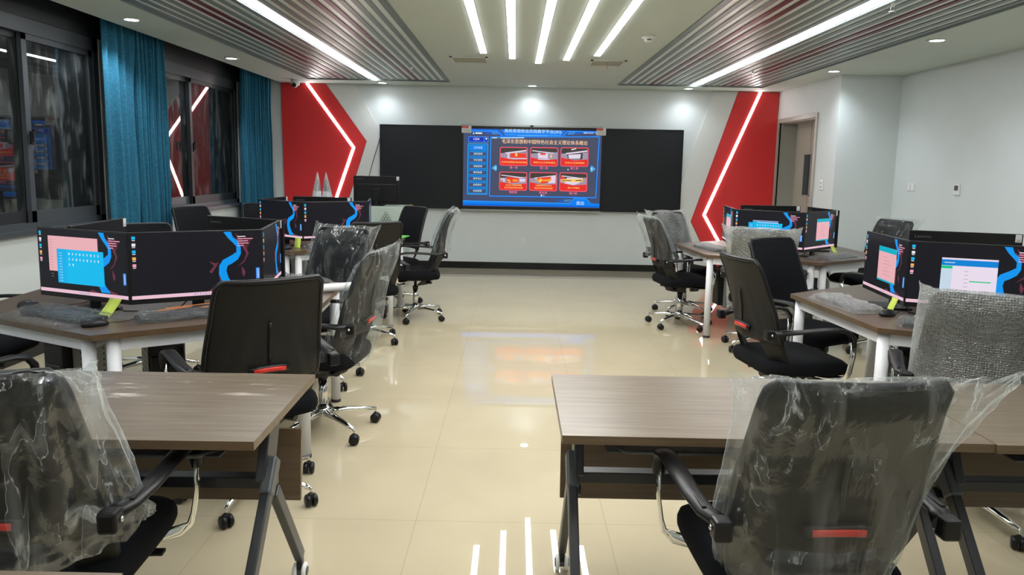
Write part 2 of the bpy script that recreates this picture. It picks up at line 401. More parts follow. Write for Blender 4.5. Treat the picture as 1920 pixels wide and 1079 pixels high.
# ------------------------------------------------------------------ room shell
D, H, XL, XR, XP, YP, YB = 10.52, 2.60, -3.60, 4.40, 3.70, 8.53, -2.6
struct(quad_box('floor', XL-0.3, XR+0.3, YB-0.2, D+0.3, -0.1, 0.0, 'floor'))
struct(quad_box('trim_1', XL, XP, 9.72, D, 0.0, 0.003, 'border'))
mb = MB().mat('wall')
mb.box((0.4, D+0.1, 1.5), (9.0, 0.2, 3.0))
struct(mb.build('wall_front'))
struct(quad_box('wall_back', XL-0.3, XR+0.3, YB-0.2, YB, 0, 3.0, 'wall'))
struct(quad_box('wall_right', XR, XR+0.2, YB, YP+0.2, 0, 3.0, 'wall'))
# right-hand pier with the door opening
mb = MB().mat('wall')
T = 0.30; DY0, DY1, DZ = 9.14, 10.40, 2.16
mb.box((XP+(XR-XP)/2+0.1, YP+0.05, 1.5), (XR-XP+0.2, 0.10, 3.0))
mb.box((XP+T/2, (YP+DY0)/2+0.05, 1.5), (T, DY0-YP-0.1, 3.0))
mb.box((XP+T/2, (DY1+D)/2, 1.5), (T, D-DY1, 3.0))
mb.box((XP+T/2, (DY0+DY1)/2, (DZ+3.0)/2), (T, DY1-DY0, 3.0-DZ))
struct(mb.build('wall_pier'))
# left wall with two window openings
WZ0, WZ1 = 0.93, 2.50
W1 = (3.6, 6.42); W2 = (7.45, 9.56)
mb = MB().mat('wall')
mb.box((XL-0.12, (YB+D)/2, WZ0/2), (0.24, D-YB, WZ0))
for a, b in ((YB, W1[0]), (W1[1], W2[0]), (W2[1], D)): mb.box((XL-0.12, (a+b)/2, (WZ0+WZ1)/2), (0.24, b-a, WZ1-WZ0))
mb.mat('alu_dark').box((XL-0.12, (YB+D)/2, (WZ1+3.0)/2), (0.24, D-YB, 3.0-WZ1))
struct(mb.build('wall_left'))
def window(name, y0, y1, bars, sashes):
    root = bpy.data.objects.new(name, None); COL.objects.link(root); struct(root)
    X = XL-0.06
    f = MB().mat('alu')
    w = 0.07
    f.box((X, (y0+y1)/2, WZ0+w/2), (0.10, y1-y0, w)); f.box((X, (y0+y1)/2, WZ1-w/2-0.02), (0.10, y1-y0, w+0.04))
    f.box((X, y0+w/2, (WZ0+WZ1)/2), (0.10, w, WZ1-WZ0)); f.box((X, y1-w/2, (WZ0+WZ1)/2), (0.10, w, WZ1-WZ0))
    f.box((XL+0.012, (y0+y1)/2, WZ0+0.005), (0.09, y1-y0+0.06, 0.035))
    f.build('window_frame', parent=root)
    for (a, b, dx, m) in sashes:
        s = MB().mat(m); q = 0.055; z0, z1 = WZ0+w, WZ1-w-0.03; xx = X+dx
        s.box((xx, a+q/2, (z0+z1)/2), (0.035, q, z1-z0)); s.box((xx, b-q/2, (z0+z1)/2), (0.035, q, z1-z0))
        s.box((xx, (a+b)/2, z0+q/2+0.015), (0.035, b-a, q+0.03)); s.box((xx, (a+b)/2, z1-q/2), (0.035, b-a, q))
        so = s.build('sash', parent=root)
        MB().box((xx, (a+b)/2, (z0+z1)/2), (0.006, b-a-0.08, z1-z0-0.08)).build('pane', 'glass', so)
    for y in bars:
        h = MB().mat('black'); h.box((X+0.06, y, 1.63), (0.02, 0.03, 0.10), bev=0.004); h.box((X+0.08, y, 1.68), (0.03, 0.022, 0.03), bev=0.004); h.box((X+0.085, y-0.02, 1.64), (0.015, 0.016, 0.08), bev=0.004)
        h.build('window_latch', parent=root)
window('window_1', W1[0], W1[1], [5.47], [(3.67, 4.6, 0.02, 'alu'), (4.55, 5.5, -0.02, 'alu_dark'), (5.45, 6.35, 0.02, 'alu')])
window('window_2', W2[0], W2[1], [8.22], [(7.52, 8.28, -0.02, 'alu'), (8.20, 9.49, 0.02, 'alu_dark')])
# door
dr = bpy.data.objects.new('door_1', None); COL.objects.link(dr); struct(dr)
mb = MB().mat('door_frame'); fw = 0.055
for (a, b) in ((DY0-fw, DY0), (DY1, DY1+fw)): mb.box((XP+T/2-0.008, (a+b)/2, (DZ+fw)/2), (T+0.02, b-a, DZ+fw))
mb.box((XP+T/2-0.008, (DY0+DY1)/2, DZ+fw/2), (T+0.02, DY1-DY0, fw))
mb.box((XP+0.15, DY1-0.006, DZ/2), (0.26, 0.012, DZ)); mb.box((XP+0.15, (DY0+DY1)/2, DZ-0.006), (0.26, DY1-DY0, 0.012))
mb.build('door_frame', parent=dr)
mb = MB().mat('door'); mb.box((XP+0.26, (DY0+DY1)/2, DZ/2), (0.05, DY1-DY0-0.02, DZ-0.02)); mb.box((XP+0.233, 9.86, 1.1), (0.006, 0.008, 2.1))
leaf = mb.build('door_leaf', parent=dr)
mb = MB().mat('board_rail')
for dy in (-0.115, 0.115): mb.box((XP+0.231, 9.86+dy+0.06, 1.45), (0.012, 0.016, 0.56))
for dz in (-0.28, 0.28): mb.box((XP+0.231, 9.92, 1.45+dz), (0.012, 0.246, 0.016))
mb.mat('door_glass').box((XP+0.233, 9.92, 1.45), (0.006, 0.22, 0.55))
mb.build('vision_pane', parent=leaf)
# baseboards
struct(quad_box('baseboard_front', XL, XP, D-0.015, D, 0.0, 0.10, 'black_skirt'))
struct(quad_box('baseboard_right', XR-0.015, XR, YB, YP, 0.0, 0.10, 'black_skirt'))
struct(quad_box('baseboard_left', XL, XL+0.015, YB, D, 0.0, 0.10, 'black_skirt'))
mb = MB().mat('black_skirt'); mb.box((XP-0.007, (YP+DY0-fw)/2, 0.05), (0.015, DY0-fw-YP, 0.1)); mb.box(((XP+XR)/2, YP-0.007, 0.05), (XR-XP, 0.015, 0.1))
struct(mb.build('baseboard_pier'))
# ceiling with the two sunk slat fields and the curtain pocket on the left
LBX, RBX, BY1 = (-2.80, -0.90), (1.34, 3.28), 9.97
CE = -3.34
mb = MB().mat('ceil')
for x0, x1 in ((CE, LBX[0]), (LBX[1], RBX[0]), (RBX[1], XR+0.2)): mb.box(((x0+x1)/2, (YB+D)/2, H+0.1), (x1-x0, D-YB+0.3, 0.2))
for x0, x1 in (LBX, RBX): mb.box(((x0+x1)/2, (BY1+D+0.15)/2, H+0.1), (x1-x0, D+0.15-BY1, 0.2)); mb.box(((x0+x1)/2, (YB+BY1)/2, H+0.16), (x1-x0, BY1-YB, 0.08))
struct(mb.build('ceiling'))
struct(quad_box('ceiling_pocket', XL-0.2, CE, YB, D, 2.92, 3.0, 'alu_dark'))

# ------------------------------------------------------------------ ceiling fittings
def baffle(x0, x1, label, mirror):
    root = thing('slat_ceiling_panel', label, 'ceiling panel', ((x0+x1)/2, 4.0, H))
    w = x1-x0; ya, yb = YB+0.02-4.0, BY1-4.0; n = 20; pitch = w/n
    quad_box('backing', -w/2, w/2, ya, yb, 0.010, 0.05, 'baffle_back', root)
    tr = MB().mat('slat')
    for s in (-1, 1): tr.box((s*(w/2-0.006), (ya+yb)/2, 0.02), (0.012, yb-ya, 0.06))
    tr.box((0, yb-0.006, 0.02), (w, 0.012, 0.06)); tr.build('edge_trim', parent=root)
    g = MB().mat('slat'); r = MB().mat('slat_red')
    for i in range(n):
        x = -w/2+(i+0.5)*pitch
        k = (n-1-i) if mirror else i
        if k == 10: ledx = x; continue
        (r if k in (4, 5, 14, 15) else g).box((x, (ya+yb)/2, 0.006), (0.044, yb-ya-0.03, 0.008))
    g.build('grey_slats', parent=root); r.build('maroon_slats', parent=root)
    MB().box((ledx, (ya+yb)/2, 0.006), (0.046, yb-ya-0.03, 0.02)).build('led_strip', 'led_baffle', root)
    return root
baffle(*LBX, 'grey and maroon slatted ceiling panel on the curtain side', True)
baffle(*RBX, 'grey and maroon slatted ceiling panel on the door side', False)
words = ['first ceiling strip light counted from the curtain side', 'second ceiling strip light counted from the curtain side', 'middle and longest of the five ceiling strip lights', 'second ceiling strip light counted from the door side', 'first ceiling strip light counted from the door side']
for (x, ye), lb in zip([(-0.340, 7.42), (-0.055, 7.75), (0.222, 8.06), (0.505, 7.79), (0.790, 7.46)], words):
    root = thing('strip_light', lb, 'ceiling light', (x, ye, H), 0, 'white ceiling strip lights')
    l = ye-0.7
    quad_box('housing', -0.034, 0.034, -l, 0.004, -0.004, -0.0002, 'white', root)
    quad_box('diffuser', -0.030, 0.030, -l+0.004, 0.0, -0.007, -0.004, 'strip', root)
def downlight(x, y, label, spot=None):
    spot = spot or (SPOT_W*0.85 if y > 10 else SPOT_W*2.6 if x < -3 else SPOT_W*2.0)
    root = thing('downlight', label, 'downlight', (x, y, H), 0, 'round recessed downlights')
    MB().lathe([(0.052, 0.0), (0.078, 0.0), (0.080, -0.004), (0.074, -0.008), (0.056, -0.008), (0.052, -0.004)], n=28).build('rim', 'white', root)
    MB().lathe([(0.001, -0.003), (0.055, -0.003), (0.055, -0.006), (0.001, -0.0065)], n=28).build('lens', 'down', root)
    if spot:
        l = bpy.data.lights.new('downlight_lamp', 'SPOT'); l.energy = spot; l.spot_size = math.radians(140); l.spot_blend = 1.0 if x > -3 else 0.45; l.shadow_soft_size = 0.04; l.color = (0.86, 0.93, 1.0)
        o = bpy.data.objects.new('lamp', l); COL.objects.link(o); o.parent = root; o.location = (0, 0, -0.02)
for x, y, lb in [(-3.10, 6.02, 'round downlight in front of the wide double curtain'), (-3.12, 8.14, 'round downlight beside the far window'), (-1.86, 10.27, 'round downlight by the front wall at the end of the curtain side light line'),
                 (0.21, 10.30, 'round downlight above the big wall screen'), (2.36, 10.27, 'round downlight by the front wall beside the door side light line'),
                 (3.485, 6.26, 'round downlight nearer of the two over the bare white wall'), (3.49, 8.25, 'round downlight beside the white pier')]:
    downlight(x, y, lb)
for x, y, lb in [(-3.10, 3.9, 'round downlight over the near window'), (3.48, 4.1, 'round downlight overhead on the door side'), (3.48, 1.6, 'round downlight furthest from the door'), (-3.1, 1.4, 'round downlight furthest from the far window')]:
    downlight(x, y, lb)
for (x0, x1, y0, y1, lb) in [(-0.70, -0.31, 7.68, 8.10, 'square flush ceiling vent left of the strip lights'), (0.76, 1.13, 7.74, 8.15, 'square flush ceiling vent with a red ribbon')]:
    root = thing('ceiling_vent', lb, 'vent', ((x0+x1)/2, (y0+y1)/2, H))
    a, b = (x1-x0)/2, (y1-y0)/2
    f = MB().mat('panel')
    for s in (-1, 1): f.box((s*(a-0.012), 0, -0.005), (0.024, 2*b, 0.014)); f.box((0, s*(b-0.012), -0.005), (2*a, 0.024, 0.014))
    f.build('vent_frame', parent=root)
    g = MB().mat('vent'); g.box((0, 0, -0.001), (2*a-0.04, 2*b-0.04, 0.004))
    for k in range(12): g.box((0, -b+0.035+k*(2*b-0.07)/11, -0.005), (2*a-0.05, 0.012, 0.004))
    g.build('grille', parent=root)
    if x0 > 0:
        MB().tube([(-0.02, -0.1, -0.006), (0.0, -0.11, -0.03), (-0.012, -0.10, -0.06), (0.012, -0.105, -0.095)], 0.006, 0.0015, 6).build('ribbon', 'ribbon', root)
root = thing('smoke_detector', 'round white smoke detector on the flat ceiling', 'smoke detector', (1.10, 6.34, H))
MB().lathe([(0.001, 0), (0.058, 0), (0.058, -0.012), (0.05, -0.02), (0.035, -0.022), (0.035, -0.04), (0.028, -0.048), (0.001, -0.05)], n=28).build('housing', 'white', root)
MB().box((0, -0.036, -0.034), (0.035, 0.004, 0.008)).build('sensor_slot', 'black', root)
root = thing('security_camera', 'white dome security camera above the left red panel', 'camera', (-3.02, 10.12, H))
MB().lathe([(0.001, 0), (0.06, 0), (0.062, -0.02), (0.055, -0.06), (0.05, -0.075), (0.001, -0.08)], n=28).build('dome_body', 'white', root)
MB().lathe([(0.001, -0.052), (0.02, -0.05), (0.034, -0.035), (0.04, -0.014), (0.04, 0.012), (0.034, 0.034), (0.02, 0.045), (0.001, 0.048)], (0, -0.022, -0.055), 20).build('ball', 'white', root)
MB().lathe([(0.001, 0), (0.030, 0), (0.030, 0.014), (0.022, 0.016), (0.001, 0.016)], (0.004, -0.062, -0.075), 20, Matrix.Rotation(math.radians(118), 3, 'X')).build('lens', 'black', root)
for (x, y, lb) in [(-1.22, 8.6, 'small chrome sprinkler under the curtain side slats'), (2.66, 8.45, 'small chrome sprinkler by the door side light line'), (2.46, 4.98, 'small chrome sprinkler in the door side slats, nearest overhead')]:
    root = thing('sprinkler', lb, 'sprinkler', (x, y, H), 0, 'ceiling sprinklers')
    MB().cyl((0, 0, 0.05), (0, 0, -0.02), 0.010, n=10).build('pipe', 'chrome', root)
    m_ = MB().mat('chrome'); m_.lathe([(0.004, -0.055), (0.022, -0.055), (0.022, -0.052), (0.004, -0.052)], n=14)
    for s in (-1, 1): m_.tube([(s*0.008, 0, -0.018), (s*0.014, 0, -0.03), (s*0.012, 0, -0.042), (s*0.003, 0, -0.053)], 0.002, n=6)
    m_.build('head', parent=root)

# ------------------------------------------------------------------ front wall: panels, board, screen
def wallpoly(mb, pts, y0, y1): return mb.prism([(x, z) for x, z in pts], y0, y1, lambda p: Vector((p.x, p.z, p.y)))
def ledline(pts, w, y):
    m = MB()
    L_, R_ = [], []
    for i, p in enumerate(pts):
        p = Vector(p); ds = []
        if i: ds.append((p-Vector(pts[i-1])).normalized())
        if i < len(pts)-1: ds.append((Vector(pts[i+1])-p).normalized())
        nn = Vector((0, 0))
        for d in ds: nn += Vector((-d.y, d.x))
        nn.normalize(); k = w/2/max(0.3, nn.dot(Vector((-ds[0].y, ds[0].x))))
        L_.append(p+nn*k); R_.append(p-nn*k)
    for i in range(len(pts)-1): wallpoly(m, [L_[i], L_[i+1], R_[i+1], R_[i]], y-0.004, y+0.004)
    return m
rl = tag(wallpoly(MB(), [(-3.335, 2.598), (-2.705, 2.598), (-2.133, 1.803), (-2.67, 0.105), (-3.30, 0.105)], D-0.03, D).build('wall_panel', 'red'), 'red arrow shaped wall panel beside the curtain', 'wall panel', 'red arrow wall panels')
ledline([(-2.965, 2.598), (-2.313, 1.71), (-2.85, 0.19)], 0.036, D-0.032).build('led_strip', 'led', rl)
rr = tag(wallpoly(MB(), [(3.122, 2.592), (2.546, 0.744), (2.89, 0.105), (3.694, 0.105), (3.694, 2.592)], D-0.03, D).build('wall_panel', 'red'), 'red arrow shaped wall panel beside the door', 'wall panel', 'red arrow wall panels')
ledline([(3.43, 2.594), (2.725, 0.847), (3.13, 0.17)], 0.036, D-0.032).build('led_strip', 'led', rr)
tag(wallpoly(MB(), [(-2.70, 2.598), (-2.298, 2.598), (-1.80, 1.72), (-2.3, 0.105), (-2.66, 0.105), (-2.128, 1.803)], D-0.018, D).build('wall_panel', 'panel'), 'white slanted wall panel between left red panel and blackboard', 'wall panel')
tag(wallpoly(MB(), [(3.117, 2.592), (2.776, 2.592), (2.22, 0.744), (2.5, 0.105), (2.88, 0.105), (2.541, 0.744)], D-0.018, D).build('wall_panel', 'panel'), 'white slanted wall panel between blackboard and right red panel', 'wall panel')
BZ0, BZ1 = 0.868, 2.043
for (x0, x1, lb) in [(-1.932, -0.772, 'wide black chalkboard panel left of the lit screen'), (1.235, 2.367, 'wide black chalkboard panel right of the lit screen')]:
    root = thing('chalkboard', lb, 'chalkboard', ((x0+x1)/2, D-0.02, BZ0), 0, 'sliding chalkboards')
    w = (x1-x0)/2; h = BZ1-BZ0
    quad_box('board', -w, w, -0.05, 0.0, 0, h, 'board', root)
    f = MB().mat('black')
    for s in (-1, 1): f.box((s*(w-0.006), -0.053, h/2), (0.012, 0.012, h)); f.box((0, -0.053, h/2+s*(h/2-0.006)), (2*w, 0.012, 0.012))
    f.build('board_frame', parent=root)
root = thing('board_rail', 'thin silver rail running above the big lit screen', 'rail', (0.22, D-0.03, 2.048))
quad_box('rail', -1.0, 1.0, -0.03, 0.02, 0, 0.022, 'board_rail', root)
quad_box('sensor', -0.025, 0.022, -0.05, -0.03, -0.004, 0.02, 'black', root)
tag(quad_box('board_tray', -0.75, 1.20, D-0.1, D-0.02, 0.852, 0.868, 'board_rail'), 'thin silver tray under the big lit screen', 'tray')

TX0, TX1, TZ0, TZ1, TY = -0.742, 1.208, 0.915, 2.005, D-0.115
tv = thing('wall_screen', 'big lit wall screen showing a blue menu with six red cards', 'screen', ((TX0+TX1)/2, TY, BZ0))
tvx, tvz = (TX0+TX1)/2, BZ0
f = MB().mat('black'); f.box((0, 0.05, (TZ0+TZ1)/2-tvz), (TX1-TX0+0.056, 0.09, TZ1-TZ0+0.066), bev=0.004)
f.build('casing', parent=tv)
def S(x, y):     # crop pixel of the screen -> u, v
    u = (x-62)/1626.0; t = 92+58*u; b = 1002+20*u
    return u, (y-t)/(b-t)
def tvp(x, y, k):
    u, v = S(x, y)
    return Vector((TX0+u*(TX1-TX0)-tvx, 0.004-0.0006*k, TZ1-v*(TZ1-TZ0)-tvz))
scr = MB()
E('tvbg', (0.055, 0.075, 0.16)); E('tvpanel', (0.066, 0.075, 0.125)); E('tvblue', (0.0, 0.13, 0.72)); E('tvblue2', (0.0, 0.21, 0.85)); E('tvline', (0.05, 0.40, 1.0)); E('tvteal', (0.0, 0.17, 0.42))
E('tvdeep', (0.01, 0.035, 0.50)); E('tvcyan', (0.25, 0.75, 1.0)); E('tvwhite', (0.92, 0.95, 1.0)); E('tvtitle', (0.60, 0.86, 1.0)); E('tvhead', (1.0, 0.63, 0.36)); E('tvred', (0.80, 0.028, 0.025)); E('tvedge', (0.95, 0.11, 0.16))
E('tvdark', (0.055, 0.048, 0.045)); E('tvgrey', (0.36, 0.30, 0.40)); E('tvlight', (0.76, 0.66, 0.80)); E('tvgold', (1.0, 0.62, 0.12)); E('tvgold2', (0.95, 0.36, 0.03)); E('tvpink', (1.0, 0.20, 0.33)); E('tvred2', (0.85, 0.05, 0.02))
def P(m, pts, k): scr.mat(m).poly([tvp(x, y, k) for x, y in pts])
def RC(m, x0, y0, x1, y1, k, sl=None):
    s = 0.0357-0.0234*((y0+y1)/2-95)/905 if sl is None else sl
    c = (x1-x0)*s; P(m, [(x0, y0), (x1, y0+c), (x1, y1+c), (x0, y1)], k)
def LN(m, a, b, w, k):
    a = Vector(a); b = Vector(b); d = (b-a).normalized(); n = Vector((-d.y, d.x))*w/2
    P(m, [a+n, b+n, b-n, a-n], k)
def TXT(body, x, y, w, h, m, k, bold=0.0):
    ux, vx = S(x+100, y+100*0.03); p0 = tvp(x, y, k); p1 = tvp(x+w, y+w*0.027, k)
    ang = -0.004
    mt = Matrix.Translation(p0) @ Matrix.Rotation(PI/2, 4, 'X') @ Matrix.Rotation(ang, 4, 'Z')
    for sh in ((-1, 1) if bold else (0,)):
        scr.mat(m).text(body, Matrix.Translation((sh*bold*0.022, -0.00006*(sh+1), 0)) @ mt, w/1626*(TX1-TX0), h/920*(TZ1-TZ0))
P('tvbg', [(62, 92), (1688, 150), (1688, 1022), (62, 1002)], 1)
# header
P('tvblue', [(150, 98), (470, 108), (535, 178), (1215, 196), (1275, 136), (1688, 150), (1688, 176), (1290, 164), (1240, 214), (500, 196), (450, 140), (150, 132)], 2)
P('tvblue2', [(490, 112), (1262, 138), (1205, 192), (550, 172)], 2)
LN('tvline', (150, 122), (460, 130), 7, 3); LN('tvline', (460, 130), (520, 186), 5, 3); LN('tvline', (545, 176), (1210, 194), 7, 3); LN('tvline', (1225, 200), (1282, 146), 5, 3); LN('tvline', (1282, 146), (1640, 160), 6, 3)
LN('tvcyan', (700, 186), (1050, 192), 3, 4)
for i in range(6):
    x = 320+i*24; P('tvline' if i > 2 else 'tvblue', [(x, 138), (x+12, 138), (x+32, 168), (x+20, 168)], 4)
for i in range(6):
    x = 1300+i*26; P('tvline' if i < 3 else 'tvblue', [(x+10, 152), (x+22, 152), (x-2, 184), (x-16, 184)], 4)
TXT('高校思想政治实践教学平台(3D)', 877, 141, 668, 50, 'tvtitle', 6, 0.012)
P('tvcyan', [(170, 160), (190, 160), (186, 140), (174, 140)], 5); RC('tvwhite', 200, 142, 280, 156, 5)
TXT('2024-10-31', 1527, 170, 112, 16, 'tvwhite', 6, 0.02); TXT('18:24', 1635, 172, 48, 16, 'tvwhite', 6, 0.02)
# left menu
RC('tvdeep', 120, 190, 352, 250, 2, 0.03)
for a, b in (((120, 188), (352, 195)), ((120, 250), (352, 256)), ((122, 188), (122, 250)), ((352, 195), (352, 256)), ((306, 193), (306, 254))): LN('tvline', a, b, 5, 3)
TXT('1234', 214, 217, 66, 26, 'tvwhite', 6, 0.02); P('tvwhite', [(318, 207), (342, 208), (330, 232)], 5)
P('tvteal', [(118, 270), (350, 276), (346, 866), (114, 862)], 2)
for a, b in (((118, 270), (350, 276)), ((114, 862), (346, 866)), ((118, 270), (114, 862)), ((350, 276), (346, 866))): LN('tvline', a, b, 7, 3)
menu = ['公共资源', '课堂管理', '学生管理', '班级管理', '教师管理', '教学设计', '成果展示', '系统管理']
for i, t in enumerate(menu):
    y = 290+72.3*i; x = 134-0.3*i
    if i == 0: RC('tvblue2', x, y-2, x+202, y+50, 4, 0.025)
    else:
        RC('tvblue', x-2, y-2, x+202, y+56, 4, 0.025); RC('tvpanel', x+4, y+8, x+196, y+48, 5, 0.025)
    for q in (0, 52): LN('tvline', (x, y+q), (x+200, y+q+5), 3.5, 6)
    TXT(t, x+101, y+27, 102, 26, 'tvtitle', 7, 0.014)
# main frame
P('tvpanel', [(384, 196), (1658, 214), (1640, 900), (376, 884)], 2)
for a, b in (((384, 196), (1658, 214)), ((1658, 214), (1640, 900)), ((1640, 900), (376, 884)), ((376, 884), (384, 196))): LN('tvblue', a, b, 15, 3); LN('tvline', a, b, 5, 4)
RC('tvtitle', 398, 202, 456, 212, 5, 0.01); RC('tvtitle', 470, 204, 478, 210, 5, 0); RC('tvtitle', 496, 204, 775, 214, 5, 0.008)
TXT('毛泽东思想和中国特色社会主义理论体系概论', 1020, 264, 1008, 52, 'tvhead', 6, 0.022)
# arrows
P('tvblue2', [(404, 556), (458, 516), (458, 594)], 4); P('tvcyan', [(424, 556), (456, 530), (456, 582)], 5); LN('tvcyan', (404, 556), (446, 522), 5, 5); LN('tvcyan', (404, 556), (446, 588), 5, 5)
P('tvblue2', [(1620, 574), (1566, 534), (1566, 612)], 4); P('tvcyan', [(1600, 574), (1568, 548), (1568, 600)], 5); LN('tvcyan', (1620, 574), (1578, 540), 5, 5); LN('tvcyan', (1620, 574), (1578, 606), 5, 5)
def rrect(x0, y0, x1, y1, r, sl=0.025):
    o = []
    for cx_, cy_, a0 in ((x1-r, y0+r, -90), (x1-r, y1-r, 0), (x0+r, y1-r, 90), (x0+r, y0+r, 180)):
        for q in range(6):
            a = math.radians(a0+q*18); px_ = cx_+r*math.cos(a); o.append((px_, cy_+r*math.sin(a)+(px_-x0)*sl))
    return o
caps = [['毛泽东思想及其历史地位'], ['新民主主义革命理论'], ['社会主义改造理论'], ['社会主义建设道路', '初步探索的理论成果'], ['中国特色社会主义', '理论体系的形成发展'], ['邓小平理论']]
chap = ['第一章', '第二章', '第三章', '第四章', '第五章', '第六章']
pos = [(492, 312), (850, 319), (1208, 325), (490, 598), (846, 604), (1203, 610)]
for i, (x, y) in enumerate(pos):
    w, h = 330, 216
    P('tvedge', rrect(x, y, x+w, y+h, 24), 4); P('tvred', rrect(x+8, y+8, x+w-8, y+h-8, 20), 5)
    P('tvdark', [(x+10, y+22), (x+24, y+10), (x+w-24, y+18), (x+w-10, y+30), (x+w-10, y+62), (x+10, y+72)], 6)
    P('tvgrey', [(x+10, y+72), (x+w-10, y+62), (x+w-10, y+140), (x+w*0.5, y+150), (x+10, y+118)], 6)
    up = i in (0, 2, 4)
    if up: P('tvlight', [(x+60, y+66), (x+w-14, y+38), (x+w-14, y+54), (x+70, y+80)], 7)
    else: P('tvlight', [(x+14, y+44), (x+30, y+36), (x+w-50, y+68), (x+w-60, y+78)], 7)
    if i == 0:
        P('tvlight', [(x+94, y+66), (x+110, y+66), (x+112, y+128), (x+w-12, y+136), (x+w-12, y+146), (x+90, y+134)], 8); P('tvred2', [(x+128, y+74), (x+w-20, y+78), (x+w-14, y+130), (x+124, y+126)], 8)
        P('tvgold', [(x+185, y+72), (x+205, y+76), (x+208, y+112), (x+180, y+108)], 9)
    elif i == 1:
        P('tvlight', [(x+90, y+66), (x+210, y+74), (x+208, y+134), (x+96, y+128)], 8); P('tvred2', [(x+118, y+70), (x+186, y+72), (x+180, y+92), (x+124, y+90)], 9)
        P('tvlight', [(x+92, y+136), (x+232, y+140), (x+226, y+148), (x+96, y+144)], 9); P('tvgold', [(x+240, y+88), (x+256, y+90), (x+254, y+128), (x+240, y+124)], 9)
    elif i == 2:
        P('tvdark', [(x+76, y+80), (x+262, y+66), (x+258, y+140), (x+90, y+138)], 8); P('tvlight', [(x+92, y+84), (x+240, y+80), (x+232, y+132), (x+98, y+132)], 9); P('tvwhite', [(x+124, y+24), (x+180, y+14), (x+184, y+22), (x+128, y+34)], 7)
    elif i == 3:
        P('tvred2', [(x+84, y+62), (x+230, y+76), (x+226, y+128), (x+92, y+134)], 8); P('tvgold2', [(x+158, y+92), (x+220, y+94), (x+218, y+116), (x+158, y+114)], 9)
        for a0 in range(8):
            t0, t1 = math.radians(-110+a0*28), math.radians(-110+(a0+1)*28); cxx, cyy = x+112, y+112
            P('tvgold', [(cxx+22*math.cos(t0), cyy+20*math.sin(t0)), (cxx+22*math.cos(t1), cyy+20*math.sin(t1)), (cxx+15*math.cos(t1), cyy+14*math.sin(t1)), (cxx+15*math.cos(t0), cyy+14*math.sin(t0))], 9)
        LN('tvgold', (x+98, y+98), (x+130, y+130), 6, 9); LN('tvgold', (x+94, y+104), (x+106, y+92), 7, 9)
        P('tvlight', [(x+18, y+80), (x+66, y+84), (x+64, y+120), (x+50, y+118), (x+48, y+96), (x+20, y+94)], 8); P('tvlight', [(x+240, y+86), (x+310, y+86), (x+308, y+118), (x+244, y+122)], 8)
    elif i == 4:
        P('tvred2', [(x+90, y+66), (x+260, y+56), (x+214, y+128), (x+130, y+136)], 8); P('tvgold2', [(x+70, y+92), (x+270, y+82), (x+250, y+108), (x+86, y+108)], 9); P('tvlight', [(x+264, y+56), (x+312, y+52), (x+306, y+130), (x+224, y+130)], 8)
        P('tvgold', [(x+120, y+74), (x+150, y+80), (x+140, y+122), (x+116, y+118)], 9)
    else:
        P('tvred2', [(x+18, y+46), (x+60, y+52), (x+60, y+84), (x+20, y+84)], 8); P('tvlight', [(x+90, y+62), (x+220, y+66), (x+244, y+120), (x+170, y+146), (x+60, y+126)], 8); P('tvgold', [(x+20, y+80), (x+276, y+76), (x+276, y+110), (x+20, y+106)], 9)
        P('tvdark', [(x+28, y+90), (x+268, y+88), (x+268, y+98), (x+28, y+98)], 10); P('tvgold', [(x+140, y+86), (x+190, y+86), (x+190, y+104), (x+140, y+104)], 11)
    cs = caps[i]; big = len(cs) == 1
    for q, t in enumerate(cs):
        TXT(t, x+w/2+6, y+178 if big else y+158+q*30, min(28.5*len(t), 300) if big else 24*len(t), 22 if big else 19, 'tvgold', 12, 0.03)
    TXT(chap[i], x+w/2+2, y+240, 94, 30, 'tvpink', 8, 0.03)
for q, x in enumerate((994, 1022)): P('tvwhite' if q == 0 else 'tvgrey', [(x+9*math.cos(k*PI/5), 875+10*math.sin(k*PI/5)) for k in range(10)], 6)
P('tvwhite', [(1296, 566), (1308, 580), (1302, 590), (1297, 586)], 9)
# footer
P('tvblue2', [(62, 936), (1330, 962), (1380, 904), (1530, 908), (1580, 962), (1688, 970), (1688, 1000), (1560, 996), (62, 976)], 4); P('tvblue', [(62, 976), (1688, 994), (1688, 1012), (62, 994)], 4)
LN('tvline', (62, 942), (1330, 966), 5, 5); LN('tvline', (1330, 966), (1382, 908), 5, 5); LN('tvline', (1382, 908), (1530, 912), 5, 5); LN('tvline', (1530, 912), (1582, 966), 5, 5)
for i in range(6):
    x = 1190+i*26; P('tvline' if i > 2 else 'tvblue', [(x+14, 920), (x+26, 920), (x+4, 950), (x-8, 950)], 5)
TXT('退出', 1455, 962, 92, 46, 'tvtitle', 7, 0.015)
scr.mat('black'); so = scr.build('display', parent=tv, fix=False)
for lx, lb in ((-0.70, 'left'), (1.195, 'right')):
    root = thing('sticker', 'small red and white sticker on the %s upper corner of the screen' % lb, 'sticker', (lx, TY-0.008, 1.985+(0.008 if lb == 'right' else 0.008)))
    MB().box((0, 0, 0), (0.135, 0.002, 0.10)).build('sheet', 'label', root)
    q = MB().mat('sticker_red'); q.box((-0.02, -0.0015, 0.033), (0.095, 0.002, 0.034)); q.mat('ink')
    for k in range(3): q.box((0, -0.0015, 0.0-0.018*k), (0.10, 0.001, 0.003))
    q.build('print', parent=root)
def plate(name, label, cat, loc, size, face, parts):
    root = thing(name, label, cat, loc); parts(root); return root
root = thing('wall_socket', 'white socket plate low on the wall under the screen', 'wall socket', (0.117, D, 0.417))
MB().box((0, -0.005, 0), (0.086, 0.010, 0.086), bev=0.004).build('cover_plate', 'white', root)
q = MB().mat('ink')
